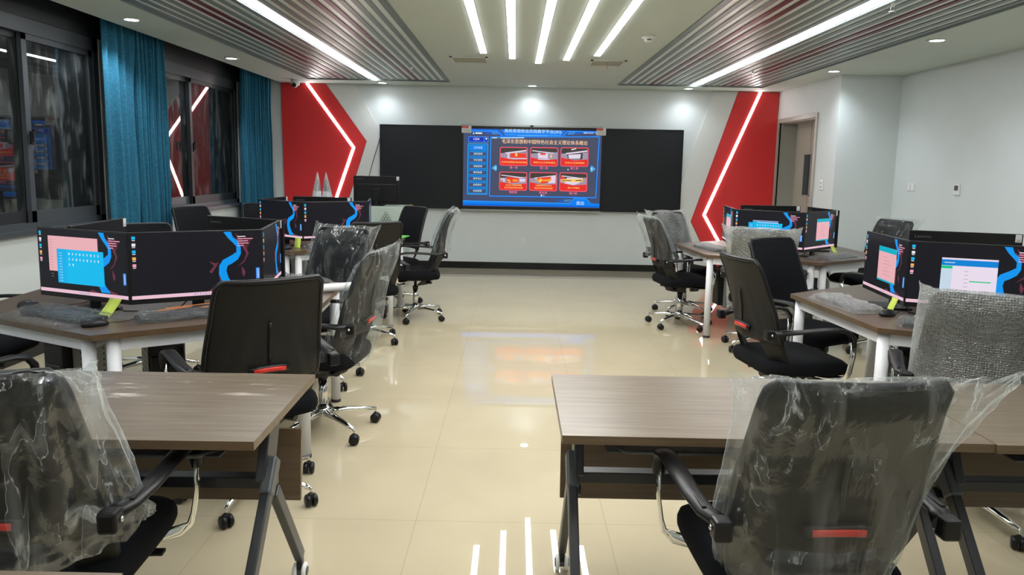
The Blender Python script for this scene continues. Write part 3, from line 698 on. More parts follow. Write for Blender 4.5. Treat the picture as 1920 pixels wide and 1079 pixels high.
for dx, dz in ((-0.014, -0.012), (0.014, -0.012), (0, 0.014)): q.box((dx, -0.0105, dz), (0.004, 0.002, 0.014))
q.build('slots', parent=root)
root = thing('light_switch', 'white double light switch on the bare right wall', 'light switch', (XR, 8.14, 1.344))
MB().box((-0.005, 0, 0), (0.010, 0.15, 0.086), bev=0.003).build('cover_plate', 'white', root)
for s in (-1, 1): MB().box((-0.012, s*0.036, 0), (0.006, 0.062, 0.074), bev=0.002).build('rocker', 'white', root)
root = thing('thermostat', 'small thermostat with grey display on the bare right wall', 'thermostat', (XR, 7.29, 1.343))
MB().box((-0.009, 0, 0), (0.018, 0.088, 0.105), bev=0.004).build('housing', 'white', root)
MB().box((-0.019, 0.0, 0.016), (0.002, 0.06, 0.05)).build('display', 'steel_dark', root)
root = thing('light_switch', 'white wall control beside the beige door', 'light switch', (XP, 8.85, 1.338))
MB().box((-0.006, 0, 0), (0.012, 0.086, 0.12), bev=0.006).build('cover_plate', 'white', root)
for s in (-1, 1): MB().box((-0.013, 0, s*0.024), (0.004, 0.03, 0.02), bev=0.003).build('button', 'grey_metal', root)
tag(MB().tube([(-1.935, D-0.03, 1.86), (-1.99, D-0.03, 1.68), (-2.06, D-0.03, 1.45), (-2.12, D-0.03, 1.22), (-2.16, D-0.03, 0.9), (-2.18, D-0.03, 0.3)], 0.005, n=6).build('wall_cable', 'steel_dark'), 'thin dark cable running down from the left chalkboard edge', 'cable')

# ------------------------------------------------------------------ curtains
def curtain(y0, y1, folds, seed, label, amp=0.075, dense=0.0):
    rnd = random.Random(seed); n = folds*14
    ph = [rnd.uniform(-0.6, 0.6) for _ in range(folds+2)]; am = [rnd.uniform(0.6, 1.25) for _ in range(folds+2)]
    m = MB().mat('curtain')
    zs = [0.06, 0.3, 0.6, 0.9, 1.2, 1.5, 1.8, 2.1, 2.35, 2.5, 2.62, 2.8]
    def fn(i, j):
        t = i/(n-1); z = zs[j]; k = min(folds, int(t*folds)); s = t*folds
        a = amp*am[k]*(1.0-0.45*(z/2.8))
        wob = 0.25*noise.noise(Vector((s*0.7, z*0.9, seed)))
        x = -3.455+a*math.sin(2*PI*s+ph[k]*0.0+wob*4)+0.012*noise.noise(Vector((t*30, z*1.3, seed+5)))
        y = y0+(y1-y0)*(t+0.012*math.sin(4*PI*s+1))+0.02*noise.noise(Vector((t*4, z*1.2, seed+9)))
        return (x, y, z)
    m.grid(fn, n, len(zs))
    return tag(m.build('curtain', solid=0.004), label, 'curtain', 'teal window curtains')
curtain(6.20, 6.70, 4, 3, 'teal curtain, half nearer the camera of the drawn pair, lit from above')
curtain(6.72, 7.30, 8, 8, 'teal curtain, half of the drawn pair bordering the far window', 0.065)
curtain(9.30, 10.40, 12, 14, 'teal curtain beyond the far window beside the red panel', 0.06)
root = thing('curtain_rail', 'dark curtain rail hidden in the ceiling pocket over the windows', 'curtain rail', (-3.455, 6.0, 2.83))
quad_box('rail', -0.015, 0.015, -4.0, 4.45, -0.01, 0.09, 'alu', root)

# ------------------------------------------------------------------ office chair
def back_y(z):
    pts = [(0.36, -0.13), (0.40, -0.175), (0.47, -0.225), (0.56, -0.252), (0.66, -0.262), (0.76, -0.270), (0.86, -0.290), (0.95, -0.322), (1.03, -0.362), (1.12, -0.41)]
    for (a, ya), (b, yb) in zip(pts, pts[1:]):
        if z <= b:
            t = max(0, (z-a)/(b-a)); return ya+(yb-ya)*t
    return pts[-1][1]
def back_w(z):
    pts = [(0.34, 0.150), (0.38, 0.185), (0.44, 0.214), (0.52, 0.232), (0.62, 0.238), (0.72, 0.234), (0.86, 0.221), (1.03, 0.208)]
    for (a, ya), (b, yb) in zip(pts, pts[1:]):
        if z <= b:
            t = max(0, (z-a)/(b-a)); return ya+(yb-ya)*t
    return pts[-1][1]
def back_c(z): return 0.034+0.075*max(0.0, min(1.0, (0.86-z)/0.40))
def back_pt(u, z, off=0.0):
    w = back_w(z)
    if z > 0.998: w -= 0.020*((z-0.998)/0.027)**2
    return Vector((u*w, back_y(z)+back_c(z)*u*u+off, z))
def make_chair():
    root = thing('office_chair', '', 'office chair')
    # five-star base
    m = MB().mat('chrome')
    m.lathe([(0.030, 0.085), (0.040, 0.088), (0.040, 0.125), (0.030, 0.14), (0.028, 0.14)], n=20)
    for k in range(5):
        a = 2*PI*k/5+0.3; d = Vector((math.cos(a), math.sin(a), 0))
        m.tube([d*0.03+Vector((0, 0, 0.108)), d*0.12+Vector((0, 0, 0.104)), d*0.22+Vector((0, 0, 0.094)), d*0.300+Vector((0, 0, 0.083))], [0.023, 0.020, 0.016, 0.012], [0.020, 0.016, 0.012, 0.009], 10)
    m.build('star_base', parent=root)
    for k in range(5):
        a = 2*PI*k/5+0.3; c = Vector((0.302*math.cos(a), 0.302*math.sin(a), 0)); q = a+0.9*math.sin(k*2.3+1); t = Vector((-math.sin(q), math.cos(q), 0))
        w = MB().mat('black')
        for s in (-1, 1): w.lathe([(0.004, -0.011), (0.021, -0.011), (0.0275, -0.006), (0.0275, 0.006), (0.022, 0.011), (0.004, 0.012)], c+t*s*0.014+Vector((0, 0, 0.0275)), 16, Vector((0, 0, 1)).rotation_difference(t*s).to_matrix())
        w.box(c+Vector((0, 0, 0.045)), (0.026, 0.026, 0.028), Matrix.Rotation(q, 3, 'Z'), bev=0.006)
        w.mat('chrome').cyl(c+Vector((0, 0, 0.055)), c+Vector((0, 0, 0.088)), 0.006, n=8)
        w.build('caster', parent=root)
    m = MB().mat('chrome'); m.cyl((0, 0, 0.13), (0, 0, 0.30), 0.0255, n=20); m.mat('black'); m.cyl((0, 0, 0.30), (0, 0, 0.318), 0.028, n=20); m.cyl((0, 0, 0.318), (0, 0, 0.39), 0.014, n=14)
    m.build('gas_lift', parent=root)
    m = MB().mat('black'); m.box((0, 0.0, 0.395), (0.16, 0.22, 0.04), bev=0.012); m.box((0, -0.11, 0.39), (0.10, 0.12, 0.03), bev=0.01); m.cyl((0.07, 0.04, 0.395), (0.24, 0.06, 0.39), 0.006, n=8); m.box((0.235, 0.06, 0.39), (0.05, 0.03, 0.012), bev=0.004)
    m.lathe([(0.006, -0.04), (0.03, -0.04), (0.03, 0.03), (0.006, 0.03)], (0, 0.13, 0.36), 14, Matrix.Rotation(PI/2, 3, 'X'))
    m.build('mechanism', parent=root)
    # seat cushion
    m = MB().mat('fabric'); n = 40; rows = [(0.80, 0.408), (0.97, 0.412), (1.0, 0.43), (1.0, 0.455), (0.975, 0.475), (0.90, 0.487), (0.70, 0.492), (0.35, 0.488), (0.02, 0.486)]
    def sq(a, s):
        ca, sa = math.cos(a), math.sin(a); e = 0.36
        return math.copysign(abs(ca)**e, ca)*0.252*s, math.copysign(abs(sa)**e, sa)*0.25*s
    V = m.grid(lambda i, j: (lambda p: (p[0], p[1]+0.02, rows[j][1]-(0.022*max(0, (p[1]-0.12)/0.13)**2 if j > 2 else 0)))(sq(2*PI*i/n, rows[j][0])), n, len(rows), wrap=True)
    m.face([V[i][0] for i in range(n)][::-1]); m.face([V[i][-1] for i in range(n)])
    m.build('seat', parent=root)
    # backrest: black fabric in front, ridged charcoal shell behind
    Z0, Z1 = 0.585, 1.025; nz, nu = 22, 25
    m = MB()
    def ridge(u, z):
        k = max(0, min(1, (0.97-z)/0.3))
        s = 0.24+0.42*max(0, 1-(z-0.56)/0.42)**1.3
        return 0.010*k*(math.exp(-((abs(u)-s)/0.10)**2)+0.7*math.exp(-((abs(u)-s-0.30)/0.08)**2)) + 0.004*k*math.exp(-(u/0.16)**2)
    uu = lambda i: -1+2*i/(nu-1); zz = lambda j: Z0+(Z1-Z0)*j/(nz-1)
    m.mat('mesh_front'); F = m.grid(lambda i, j: back_pt(uu(i), zz(j), 0.012), nu, nz)
    m.mat('mesh_back'); B = m.grid(lambda i, j: back_pt(uu(i), zz(j), -0.008-ridge(uu(i), zz(j))), nu, nz)
    for j in range(nz-1):
        m.face([F[0][j], F[0][j+1], B[0][j+1], B[0][j]]); m.face([F[-1][j], F[-1][j+1], B[-1][j+1], B[-1][j]])
    for i in range(nu-1):
        m.face([F[i][0], F[i+1][0], B[i+1][0], B[i][0]]); m.face([F[i][-1], F[i+1][-1], B[i+1][-1], B[i][-1]])
    bk = m.build('backrest', parent=root)
    path = [back_pt(-1, zz(j)) for j in range(nz)]+[back_pt(uu(i), Z1) for i in range(1, nu)]+[back_pt(1, zz(j)) for j in range(nz-2, -1, -1)]
    MB().mat('black').tube(path, 0.011, 0.014, 8, up=(0, 1, 0)).build('back_frame', parent=root)
    m = MB().mat('black'); y = back_y(0.75)-0.016
    m.tube([back_pt(0, z, -0.016) for z in (0.675, 0.72, 0.77, 0.81, 0.85)], 0.007, 0.004, 8, up=(0, 1, 0)); m.build('lumbar_slot', parent=bk)
    m = MB().mat('black'); m.tube([back_pt(u, 0.650-0.012*u*u*5, -0.020) for u in (-0.34, -0.2, 0, 0.2, 0.34)], 0.018, 0.008, 8, up=(0, 1, 0)); m.build('lumbar_housing', parent=bk)
    m = MB().mat('red_tab'); m.tube([back_pt(u, 0.650-0.012*u*u*5, -0.029) for u in (-0.27, -0.15, 0, 0.15, 0.27)], 0.0095, 0.004, 8, up=(0, 1, 0)); m.build('lumbar_tab', parent=bk)
    # lower wings that carry the back
    m = MB().mat('mesh_back')
    zs = [0.345, 0.365, 0.39, 0.42, 0.45, 0.49, 0.53, 0.57, 0.60]
    for s in (-1, 1):
        def wing(i, j, o):
            z = zs[j]; inner = 0.52+0.16*math.sin(min(1, max(0, (z-0.38)/0.22))*PI)
            if z < 0.395: inner = 0.0
            u = inner+(1-inner)*i/5
            return back_pt(s*u, z, o)
        A = m.grid(lambda i, j: wing(i, j, -0.010), 6, len(zs)); Bq = m.grid(lambda i, j: wing(i, j, 0.012), 6, len(zs))
        for j in range(len(zs)-1):
            m.face([A[0][j], A[0][j+1], Bq[0][j+1], Bq[0][j]]); m.face([A[-1][j], A[-1][j+1], Bq[-1][j+1], Bq[-1][j]])
        for i in range(5): m.face([A[i][0], A[i+1][0], Bq[i+1][0], Bq[i][0]]); m.face([A[i][-1], A[i+1][-1], Bq[i+1][-1], Bq[i][-1]])
    m.mat('black').tube([(-0.15, -0.14, 0.372), (-0.1, -0.08, 0.375), (0, -0.06, 0.38), (0.1, -0.08, 0.375), (0.15, -0.14, 0.372)], 0.022, 0.014, 8)
    m.build('back_bracket', parent=root)
    for s in (-1, 1):
        a = MB().mat('black')
        a.tube([(s*0.262, -0.262, 0.655), (s*0.294, -0.20, 0.660), (s*0.304, -0.10, 0.668), (s*0.306, 0.02, 0.676), (s*0.306, 0.11, 0.676), (s*0.306, 0.165, 0.662), (s*0.306, 0.192, 0.63), (s*0.306, 0.20, 0.585)],
               [0.022, 0.026, 0.028, 0.030, 0.030, 0.029, 0.027, 0.020], [0.020, 0.014, 0.011, 0.010, 0.011, 0.013, 0.014, 0.013], 12)
        a.box((s*0.276, -0.266, 0.650), (0.046, 0.045, 0.054), bev=0.008)
        a.box((s*0.300, -0.165, 0.674), (0.012, 0.085, 0.008), bev=0.002)
        ar = a.build('armrest', parent=root)
        c = MB().mat('chrome')
        c.tube([(s*0.306, 0.200, 0.61), (s*0.306, 0.198, 0.52), (s*0.295, 0.192, 0.445), (s*0.288, 0.182, 0.412), (s*0.262, 0.166, 0.397), (s*0.18, 0.12, 0.394), (s*0.08, 0.07, 0.396)], 0.018, 0.006, n=10, up=(s, 0.0, 0.3))
        c.build('arm_support', parent=ar)
        c = MB().mat('chrome'); c.lathe([(0.001, 0.006), (0.006, 0.004), (0.008, 0.0)], (s*0.300, -0.262, 0.652), 10, Vector((0, 0, 1)).rotation_difference(Vector((s, 0, 0))).to_matrix())
        c.build('screw', parent=ar)
    return root
CHAIR = make_chair()
used = [False]
def chair(label, x, y, deg, group=None):
    rz = math.radians(deg-90)     # deg: heading the sitter faces (0 = +X)
    if not used[0]:
        used[0] = True; CHAIR.location = (x, y, 0); CHAIR.rotation_euler = (0, 0, rz); CHAIR['label'] = label
        if group: CHAIR['group'] = group
        return CHAIR
    return dup(CHAIR, label, (x, y, 0), rz, group)
def cover(name, label, x, y, deg, zb, seed, mat='bag', flare=0.05, top=1.05, wtop=0.245, wbot=0.25, gather=0.0, depth=0.06, amp=0.016, side=(0, 0), group=None, cat='plastic bag', gpt=(0, 0, 0)):
    n, nv = 120, 60
    o = thing(name, label, cat, (x, y, 0), math.radians(deg-90), group)
    o_mesh = MB().mat(mat)
    def fn(i, j):
        t = j/(nv-1); a = 2*PI*i/n; ca, sa = math.cos(a), math.sin(a)
        z = zb+(top-zb)*t
        e = 0.55
        W = wbot+(wtop-wbot)*t+flare*max(0, (t-0.72)/0.28)**2-gather*max(0, (0.35-t)/0.35)**1.5
        Dp = depth*(1.0-max(0, (t-0.82)/0.18)**2)+0.004
        cx_ = math.copysign(abs(ca)**e, ca); sx_ = math.copysign(abs(sa)**0.8, sa)
        px = cx_*W+side[0]*(1-t)+side[1]*max(0, ca)*t*t
        py = sx_*Dp
        q = Vector((a*2.6, t*1.3, seed*3.1))
        f1 = abs(noise.noise(Vector((math.cos(a)*2.4, math.sin(a)*2.4, t*1.0+seed))))*1.6-0.35
        f2 = abs(noise.noise(Vector((px*22, t*2.4+px*5, seed+11+(3 if sa > 0 else 0)))))-0.18
        f3 = abs(noise.noise(Vector((px*40, py*30, z*34+seed))))-0.2
        edge = max(0.0, 1-abs(t-1)*7)+max(0.0, 1-t*6)
        dsp = amp*f1*1.1+amp*f2*(0.7+0.9*edge)+amp*f3*(0.12+0.95*edge)
        px += cx_*max(dsp, -0.012)*0.8; py += sx_*max(dsp, -0.016)*1.2
        # flat folds meet the shell
        zz_ = min(max(z, 0.37), 1.1)
        yc = back_y(zz_)+back_c(zz_)*min(1.15, (px/0.22)**2)*min(1, max(0, (1.06-z)/0.2))
        ears = 0.022*abs(ca)**6*max(0, (t-0.8)/0.2)+0.012*noise.noise(Vector((a*3, seed, 0)))*max(0, (t-0.85)/0.15)
        hem = 0.03*noise.noise(Vector((math.cos(a)*2.2, math.sin(a)*2.2, seed+2)))*max(0, 1-t*3)
        return (px, yc+py+gpt[1]*max(0, (0.3-t)/0.3), z+ears+hem+gpt[2]*ca*max(0, (0.5-t)))
    o_mesh.grid(fn, n, nv, wrap=True)
    o_mesh.build('film', parent=o)
    return o
G1 = 'office chairs'
def bagged(clabel, blabel, x, y, deg, zb, seed, **k):
    chair(clabel, x, y, deg, G1)
    mat = k.get('mat', 'bag')
    return cover('bubble_wrap' if mat == 'bubble' else 'plastic_bag', blabel, x, y, deg, zb, seed, group='chair covers', cat='bubble wrap' if mat == 'bubble' else 'plastic bag', **k)
# foreground
bagged('black office chair under clear plastic at the near desk on the curtain side', 'crumpled clear plastic bag over the chair in the near corner by the dusty desk', -1.225, 1.85, 94, 0.50, 1, mat='bag_white', amp=0.026, flare=0.03, top=1.035, wtop=0.275, wbot=0.30, depth=0.085, gpt=(0, 0, 0.16))
bagged('black office chair under clear plastic pushed up to the near desk on the door side', 'big clear plastic bag with pointed corners over the chair at the near door side desk', 0.765, 1.905, 93, 0.42, 2, top=1.05, amp=0.018, flare=0.055, wtop=0.262, wbot=0.24, gather=0.06, depth=0.07, side=(-0.03, 0.035))
# left near island
chair('bare black mesh chair seen from behind, between dusty desk and near left island', -1.15, 3.11, 126, G1)
bagged('bagged office chair facing the aisle edge of the near left island', 'long clear plastic bag over the aisle side chair of the near left island', -1.05, 3.93, 173, 0.40, 3, amp=0.014, flare=0.01, wtop=0.245, wbot=0.25, depth=0.065)
bagged('bagged office chair facing the camera behind the near left island', 'clear plastic bag over the chair facing the camera between the two left islands', -1.33, 4.84, 247, 0.44, 4, amp=0.014, flare=0.03, wtop=0.25, wbot=0.26, depth=0.06)
chair('bare black chair behind the near left island, only its top arc showing over monitors', -2.50, 4.90, 304, G1)
bagged('bagged office chair at the picture edge in front of the near left island', 'clear plastic bag over the chair at the picture edge by the near left island', -2.36, 2.92, 64, 0.52, 5)
chair('bare black chair between near left island and near window', -2.98, 3.90, 4, G1)
# left far island
chair('bare black mesh chair seen from behind in front of the far left island', -1.25, 6.01, 121, G1)
bagged('bagged office chair in side view on the aisle side of the far left island', 'clear plastic bag over the side-on chair by the far left island', -0.95, 6.98, 190, 0.66, 6, amp=0.016, flare=0.0, top=1.08, wtop=0.235, depth=0.06)
chair('bare black chair facing the camera beside the pale podium', -1.31, 7.73, 224, G1)
chair('bare black chair by the window wall left of the far left island', -2.93, 7.07, -25, G1)
chair('bare black chair behind the far left island beside the last curtain', -2.62, 7.80, 304, G1)
# right far island
bagged('bagged office chair seen from behind on the aisle side of the far right island', 'clear plastic bag knotted over the aisle side chair of the far right island', 1.60, 6.88, 9, 0.66, 7, amp=0.018, flare=0.02, top=1.06, wtop=0.245, depth=0.07, gather=-0.02)
bagged('wrapped office chair behind the far right island, turned toward the camera', 'grey bubble wrap over the chair behind the bagged aisle chair', 1.79, 7.52, 300, 0.56, 8, mat='bubble', amp=0.010, flare=0.03)
bagged('wrapped office chair with its back to the camera at the far right island', 'grey bubble wrap over the chair at the front of the far right island', 2.08, 6.02, 66, 0.34, 9, mat='bubble', amp=0.010, flare=0.03, wtop=0.27, wbot=0.27)
chair('bare black chair mostly hidden behind the tilted monitors of the near right island', 3.09, 5.99, 124, G1)
bagged('bagged office chair by the bare right wall beyond the far right island', 'clear plastic bag over the chair top by the bare right wall', 3.47, 7.12, 198, 0.56, 10, amp=0.016)
# right near island
chair('bare black mesh chair seen from behind at the aisle side of the near right island', 1.54, 4.00, 10, G1)
chair('bare black chair facing the camera at the back of the near right island', 1.93, 4.72, 300, G1)
bagged('wrapped office chair with its back to the camera at the near right island', 'large bubble wrap over the chair between near right island and door side desks', 2.00, 3.06, 64, 0.42, 11, mat='bubble', amp=0.012, flare=0.01, wtop=0.255, wbot=0.265)

# ------------------------------------------------------------------ desk islands
ISL = {'near left': (-1.84, 3.93, 4), 'near right': (2.55, 3.98, 4), 'far right': (2.478, 6.90, 4), 'far left': (-1.918, 6.955, 3)}
HS = 0.95
def hexv(r, k): a = math.radians(-90+60*k); return Vector((r*math.cos(a), r*math.sin(a), 0))
def half_desk(root, ks):
    vs = [hexv(HS, k) for k in ks]
    m = MB().mat('wood'); m.prism([(v.x, v.y) for v in vs], 0.724, 0.75, side='wood_edge'); m.build('desktop', parent=root)
    c = sum(vs, Vector())/4
    legs = []
    for i, v in enumerate(vs):
        a = (vs[i-1]-v).normalized(); b = (vs[(i+1) % 4]-v).normalized(); bis = (a+b).normalized()
        half = math.acos(max(-1, min(1, a.dot(bis)))); legs.append(v+bis*(0.052/math.sin(half)))
    ap = MB().mat('metal_white')
    for i in range(4):
        p, q = legs[i], legs[(i+1) % 4]; ap.bar(p+Vector((0, 0, 0.693)), q+Vector((0, 0, 0.693)), 0.024, 0.058)
    ap.build('apron', parent=root)
    for p in legs:
        l = MB().mat('metal_white'); l.cyl(p+Vector((0, 0, 0.018)), p+Vector((0, 0, 0.722)), 0.029, n=20); lo = l.build('leg', parent=root)
        MB().cyl(p, p+Vector((0, 0, 0.018)), 0.031, n=20).build('foot_cap', 'black_soft', lo)
DESKS = {}
for nm, (x, y, rot) in ISL.items():
    for sd, ks in (('aisle' if x < 0 else 'wall', (0, 1, 2, 3)), ('window' if x < 0 else 'aisle', (3, 4, 5, 0))):
        r_ = thing('desk', 'walnut topped white legged half hexagon desk, %s side half of the %s island' % (sd, nm), 'desk', (x, y, 0), math.radians(rot), 'half hexagon desks')
        half_desk(r_, ks)

# ------------------------------------------------------------------ monitors
SW, SH, MB0 = 0.602, 0.340, 0.060       # casing width, height, gap under the casing
E('wblue', (0.0, 0.30, 0.85)); E('wblue2', (0.0, 0.22, 0.70)); E('wred', (0.075, 0.012, 0.022)); E('wred2', (0.14, 0.03, 0.05)); E('wtask', (0.80, 0.52, 0.62)); E('wwhite', (0.85, 0.80, 0.85)); E('wpinktxt', (0.85, 0.35, 0.50))
E('wpink', (0.80, 0.42, 0.46)); E('wcyan', (0.0, 0.48, 0.85)); E('wcyan2', (0.0, 0.42, 0.82)); E('wlav', (0.80, 0.70, 0.82)); E('whead', (0.0, 0.22, 0.66)); E('wgreen', (0.0, 0.55, 0.22)); E('worange', (0.95, 0.42, 0.10)); E('wpale', (0.55, 0.68, 0.78)); E('wtag', (0.05, 0.30, 0.85)); E('wgrey', (0.35, 0.25, 0.3)); E('wteal', (0.0, 0.42, 0.55))
streamL = [(.70, 0), (.735, .10), (.77, .17), (.80, .24), (.80, .33), (.76, .38), (.69, .45), (.66, .54), (.655, .68), (.68, .80), (.705, .93)]
streamR = [(.76, 0), (.775, .09), (.81, .15), (.835, .25), (.835, .36), (.81, .45), (.765, .51), (.725, .55), (.715, .63), (.73, .74), (.76, .83), (.81, .93)]
def make_monitor(name, label, loc, rz, windows=(), content=True, tagtext=True, w=SW, h=SH, gap=MB0, ytilt=0.0, group='desktop monitors'):
    root = thing(name, label, 'monitor', loc, rz, group)
    zc0 = gap; t = 0.016
    m = MB().mat('black'); m.box((0, t/2, zc0+h/2), (w, t, h), bev=0.003)
    m.box((0, t+0.012, zc0+h*0.42), (w*0.86, 0.028, h*0.62), bev=0.008)
    cs = m.build('casing', parent=root)
    m = MB().mat('black'); m.box((0, t+0.045, zc0*0.5+0.07), (0.055, 0.022, zc0+0.14), bev=0.004); m.box((0, t+0.036, zc0+h*0.42), (0.10, 0.03, 0.10), bev=0.004)
    m.build('stand', parent=root)
    m = MB().mat('black'); m.box((0, 0.045, 0.006), (0.20, 0.17, 0.012), bev=0.004); m.build('stand_base', parent=root)
    # lettering and label on the rear
    mt = Matrix.Translation((w/2-0.075, t+0.0012, zc0+h-0.034)) @ Matrix.Rotation(PI, 4, 'Z') @ Matrix.Rotation(PI/2, 4, 'X')
    MB().mat('logo').text('Lenovo', mt, 0.088, 0.018, 0.012).build('logo', parent=cs, fix=False)
    q = MB().mat('label'); q.box((-w/2+0.024, t+0.001, zc0+h-0.026), (0.032, 0.002, 0.046))
    q.mat('ink')
    for k in range(3): q.box((-w/2+0.024, t+0.0022, zc0+h-0.034-0.005*k), (0.022, 0.0008, 0.0016))
    q.build('asset_label', parent=cs)
    c = MB().mat('black'); c.tube([(0.03, t+0.03, zc0+0.06), (0.05, t+0.07, 0.06), (0.09, t+0.09, 0.012), (0.16, t+0.07, 0.004), (0.22, t+0.10, 0.004)], 0.0032, n=6); c.tube([(-0.02, t+0.03, zc0+0.06), (-0.05, t+0.06, 0.05), (-0.08, t+0.10, 0.008), (-0.02, t+0.14, 0.004)], 0.0032, n=6); c.build('cable', parent=root)
    bz = 0.008; x0, x1, zt, zb = -w/2+bz, w/2-bz, zc0+h-bz, zc0+0.024
    def pt(u, v, k): return Vector((x0+(x1-x0)*u, -0.0008-0.0004*k, zt-(zt-zb)*v))
    s = MB()
    def poly(m_, pts, k): s.mat(m_).poly([pt(u, v, k) for u, v in pts])
    def rc(m_, a, b, c_, d, k): poly(m_, [(a, b), (c_, b), (c_, d), (a, d)], k)
    rc('screen', 0, 0, 1, 1, 0)
    if content:
        for A in (((.77, .06), (.87, .22), (.90, .36), (.86, .50), (.80, .58), (.86, .47), (.88, .36), (.84, .22)), ((.58, .46), (.63, .50), (.66, .48), (.62, .60), (.60, .66), (.58, .63), (.62, .54)), ((.79, .02), (.84, .10), (.87, .20), (.82, .13)),
                  ((.84, .56), (.87, .66), (.855, .74), (.84, .68)), ((.60, .90), (.66, .93), (.70, .95), (.56, .95)), ((.78, .88), (.88, .92), (.90, .94), (.82, .94)), ((.66, .70), (.68, .82), (.71, .92), (.66, .82))):
            poly('wred2', A, 1)
        for k in range(len(streamL)-1):
            a, b = streamL[k], streamL[k+1]; c_, d = streamR[k+1 if k else 1], streamR[k if k else 0]
            poly('wblue', [streamL[k], streamL[k+1], streamR[min(k+1, 11)], streamR[k]], 2)
        poly('wblue', [streamL[-1], streamR[-1], streamR[-2]], 2)
        poly('wred', [(.86, .05), (.90, .12), (.93, .10), (.91, .2), (.88, .3)], 1)
        for k, ww in enumerate((.065, .125, .085, .09, .05)): rc('wpinktxt' if k else 'wwhite', .81, .075+.036*k, .81+ww, .088+.036*k, 3)
        rc('wtask', 0, .945, 1, 1.0, 2)
        for k in range(6): rc('wgrey' if k % 2 else 'wblue2', .46+.022*k, .965, .468+.022*k, .982, 3)
        for k, mm in enumerate(('wcyan', 'wwhite', 'wcyan', 'worange', 'wpinktxt')):
            v = .035+.105*k; rc(mm, .014, v, .040, v+.045, 3); rc('wwhite', .016, v+.055, .038, v+.066, 3)
        rc('wtag', .955, .60, .985, .78, 3)
        scr_ = s.build('screen', parent=root, fix=False)
        if tagtext:
            mt = Matrix.Translation(pt(.970, .69, 4)) @ Matrix.Rotation(PI/2, 4, 'X') @ Matrix.Rotation(PI/2, 4, 'Z')
            MB().mat('wwhite').text('Lenovo', mt, (zt-zb)*0.14, (x1-x0)*0.014, 0.01).build('screen_tag', parent=scr_, fix=False)
        if windows:
            s = MB()
            for wn in windows:
                kind, a, b, c_, d = wn
                if kind == 'pink':
                    rc('wpink', a, b, c_, d, 4)
                    for k in range(14): rc('wgrey', a+.02, b+.06+.045*k, a+.05, b+.067+.045*k, 5)
                elif kind == 'cyan':
                    rc('wcyan', a, b, c_, d, 6); rc('wcyan2', a, b, a+(c_-a)*.2, d, 7)
                    for k in range(11): rc('wpale', a+.025, b+.06+.044*k, a+.06, b+.068+.044*k, 8)
                    for r_ in range(3):
                        for k in range(9 if r_ < 2 else 2): rc('wpale' if (k+r_) % 3 else 'wwhite', a+(c_-a)*(.26+.078*k), b+.05+.085*r_, a+(c_-a)*(.28+.078*k), b+.085+.085*r_, 8)
                elif kind == 'form':
                    rc('wpink', a, b, c_, d, 4); rc('wteal', a, b, c_, b+(d-b)*.15, 5); rc('wteal', a, d-(d-b)*.05, c_, d, 5)
                    for k in range(6): rc('wgrey', a+(c_-a)*(.3+.05*(k % 2)), b+(d-b)*(.28+.1*k), a+(c_-a)*(.55+.1*(k % 3)), b+(d-b)*(.29+.1*k), 6)
                elif kind == 'white':
                    rc('wlav', a, b, c_, d, 4); rc('whead', a, b+(d-b)*.04, c_, b+(d-b)*.18, 5); rc('wpale', a, b+(d-b)*.18, a+(c_-a)*.2, d, 5); rc('wgreen', a, b+(d-b)*.19, a+(c_-a)*.2, b+(d-b)*.25, 6)
                    rc('whead', a, d-(d-b)*.06, c_, d, 6); rc('wgreen', a+(c_-a)*.52, b+(d-b)*.52, a+(c_-a)*.9, b+(d-b)*.545, 6)
                    for k in range(6): rc('wgrey', a+(c_-a)*.42, b+(d-b)*(.30+.09*k), a+(c_-a)*.49, b+(d-b)*(.31+.09*k), 6)
                    for k in range(2): rc('wgrey', a+(c_-a)*.32, b+(d-b)*(.80+.05*k), a+(c_-a)*.72, b+(d-b)*(.81+.05*k), 6)
                    rc('wpale', a+.02, b+(d-b)*.10, a+.10, b+(d-b)*.12, 7)
            s.build('app_window', parent=scr_, fix=False)
    else:
        s.build('screen', parent=root, fix=False)
    return root
MON = {}
NORM = {'aisle_r': 0}
def seat_xy(nm, k, rad, tan=0.0):        # side k: 0 right, 1 back-right, 2 back-left, 3 left, 4 front-left, 5 front-right
    x, y, rot = ISL[nm]; a = math.radians(rot+60*k); n = Vector((math.cos(a), math.sin(a), 0)); t = Vector((-n.y, n.x, 0))
    p = Vector((x, y, 0))+n*rad+t*tan
    return p, a
SIDE = ['right-hand', 'back right', 'back left', 'left-hand', 'front left', 'front right']
MR = 0.535
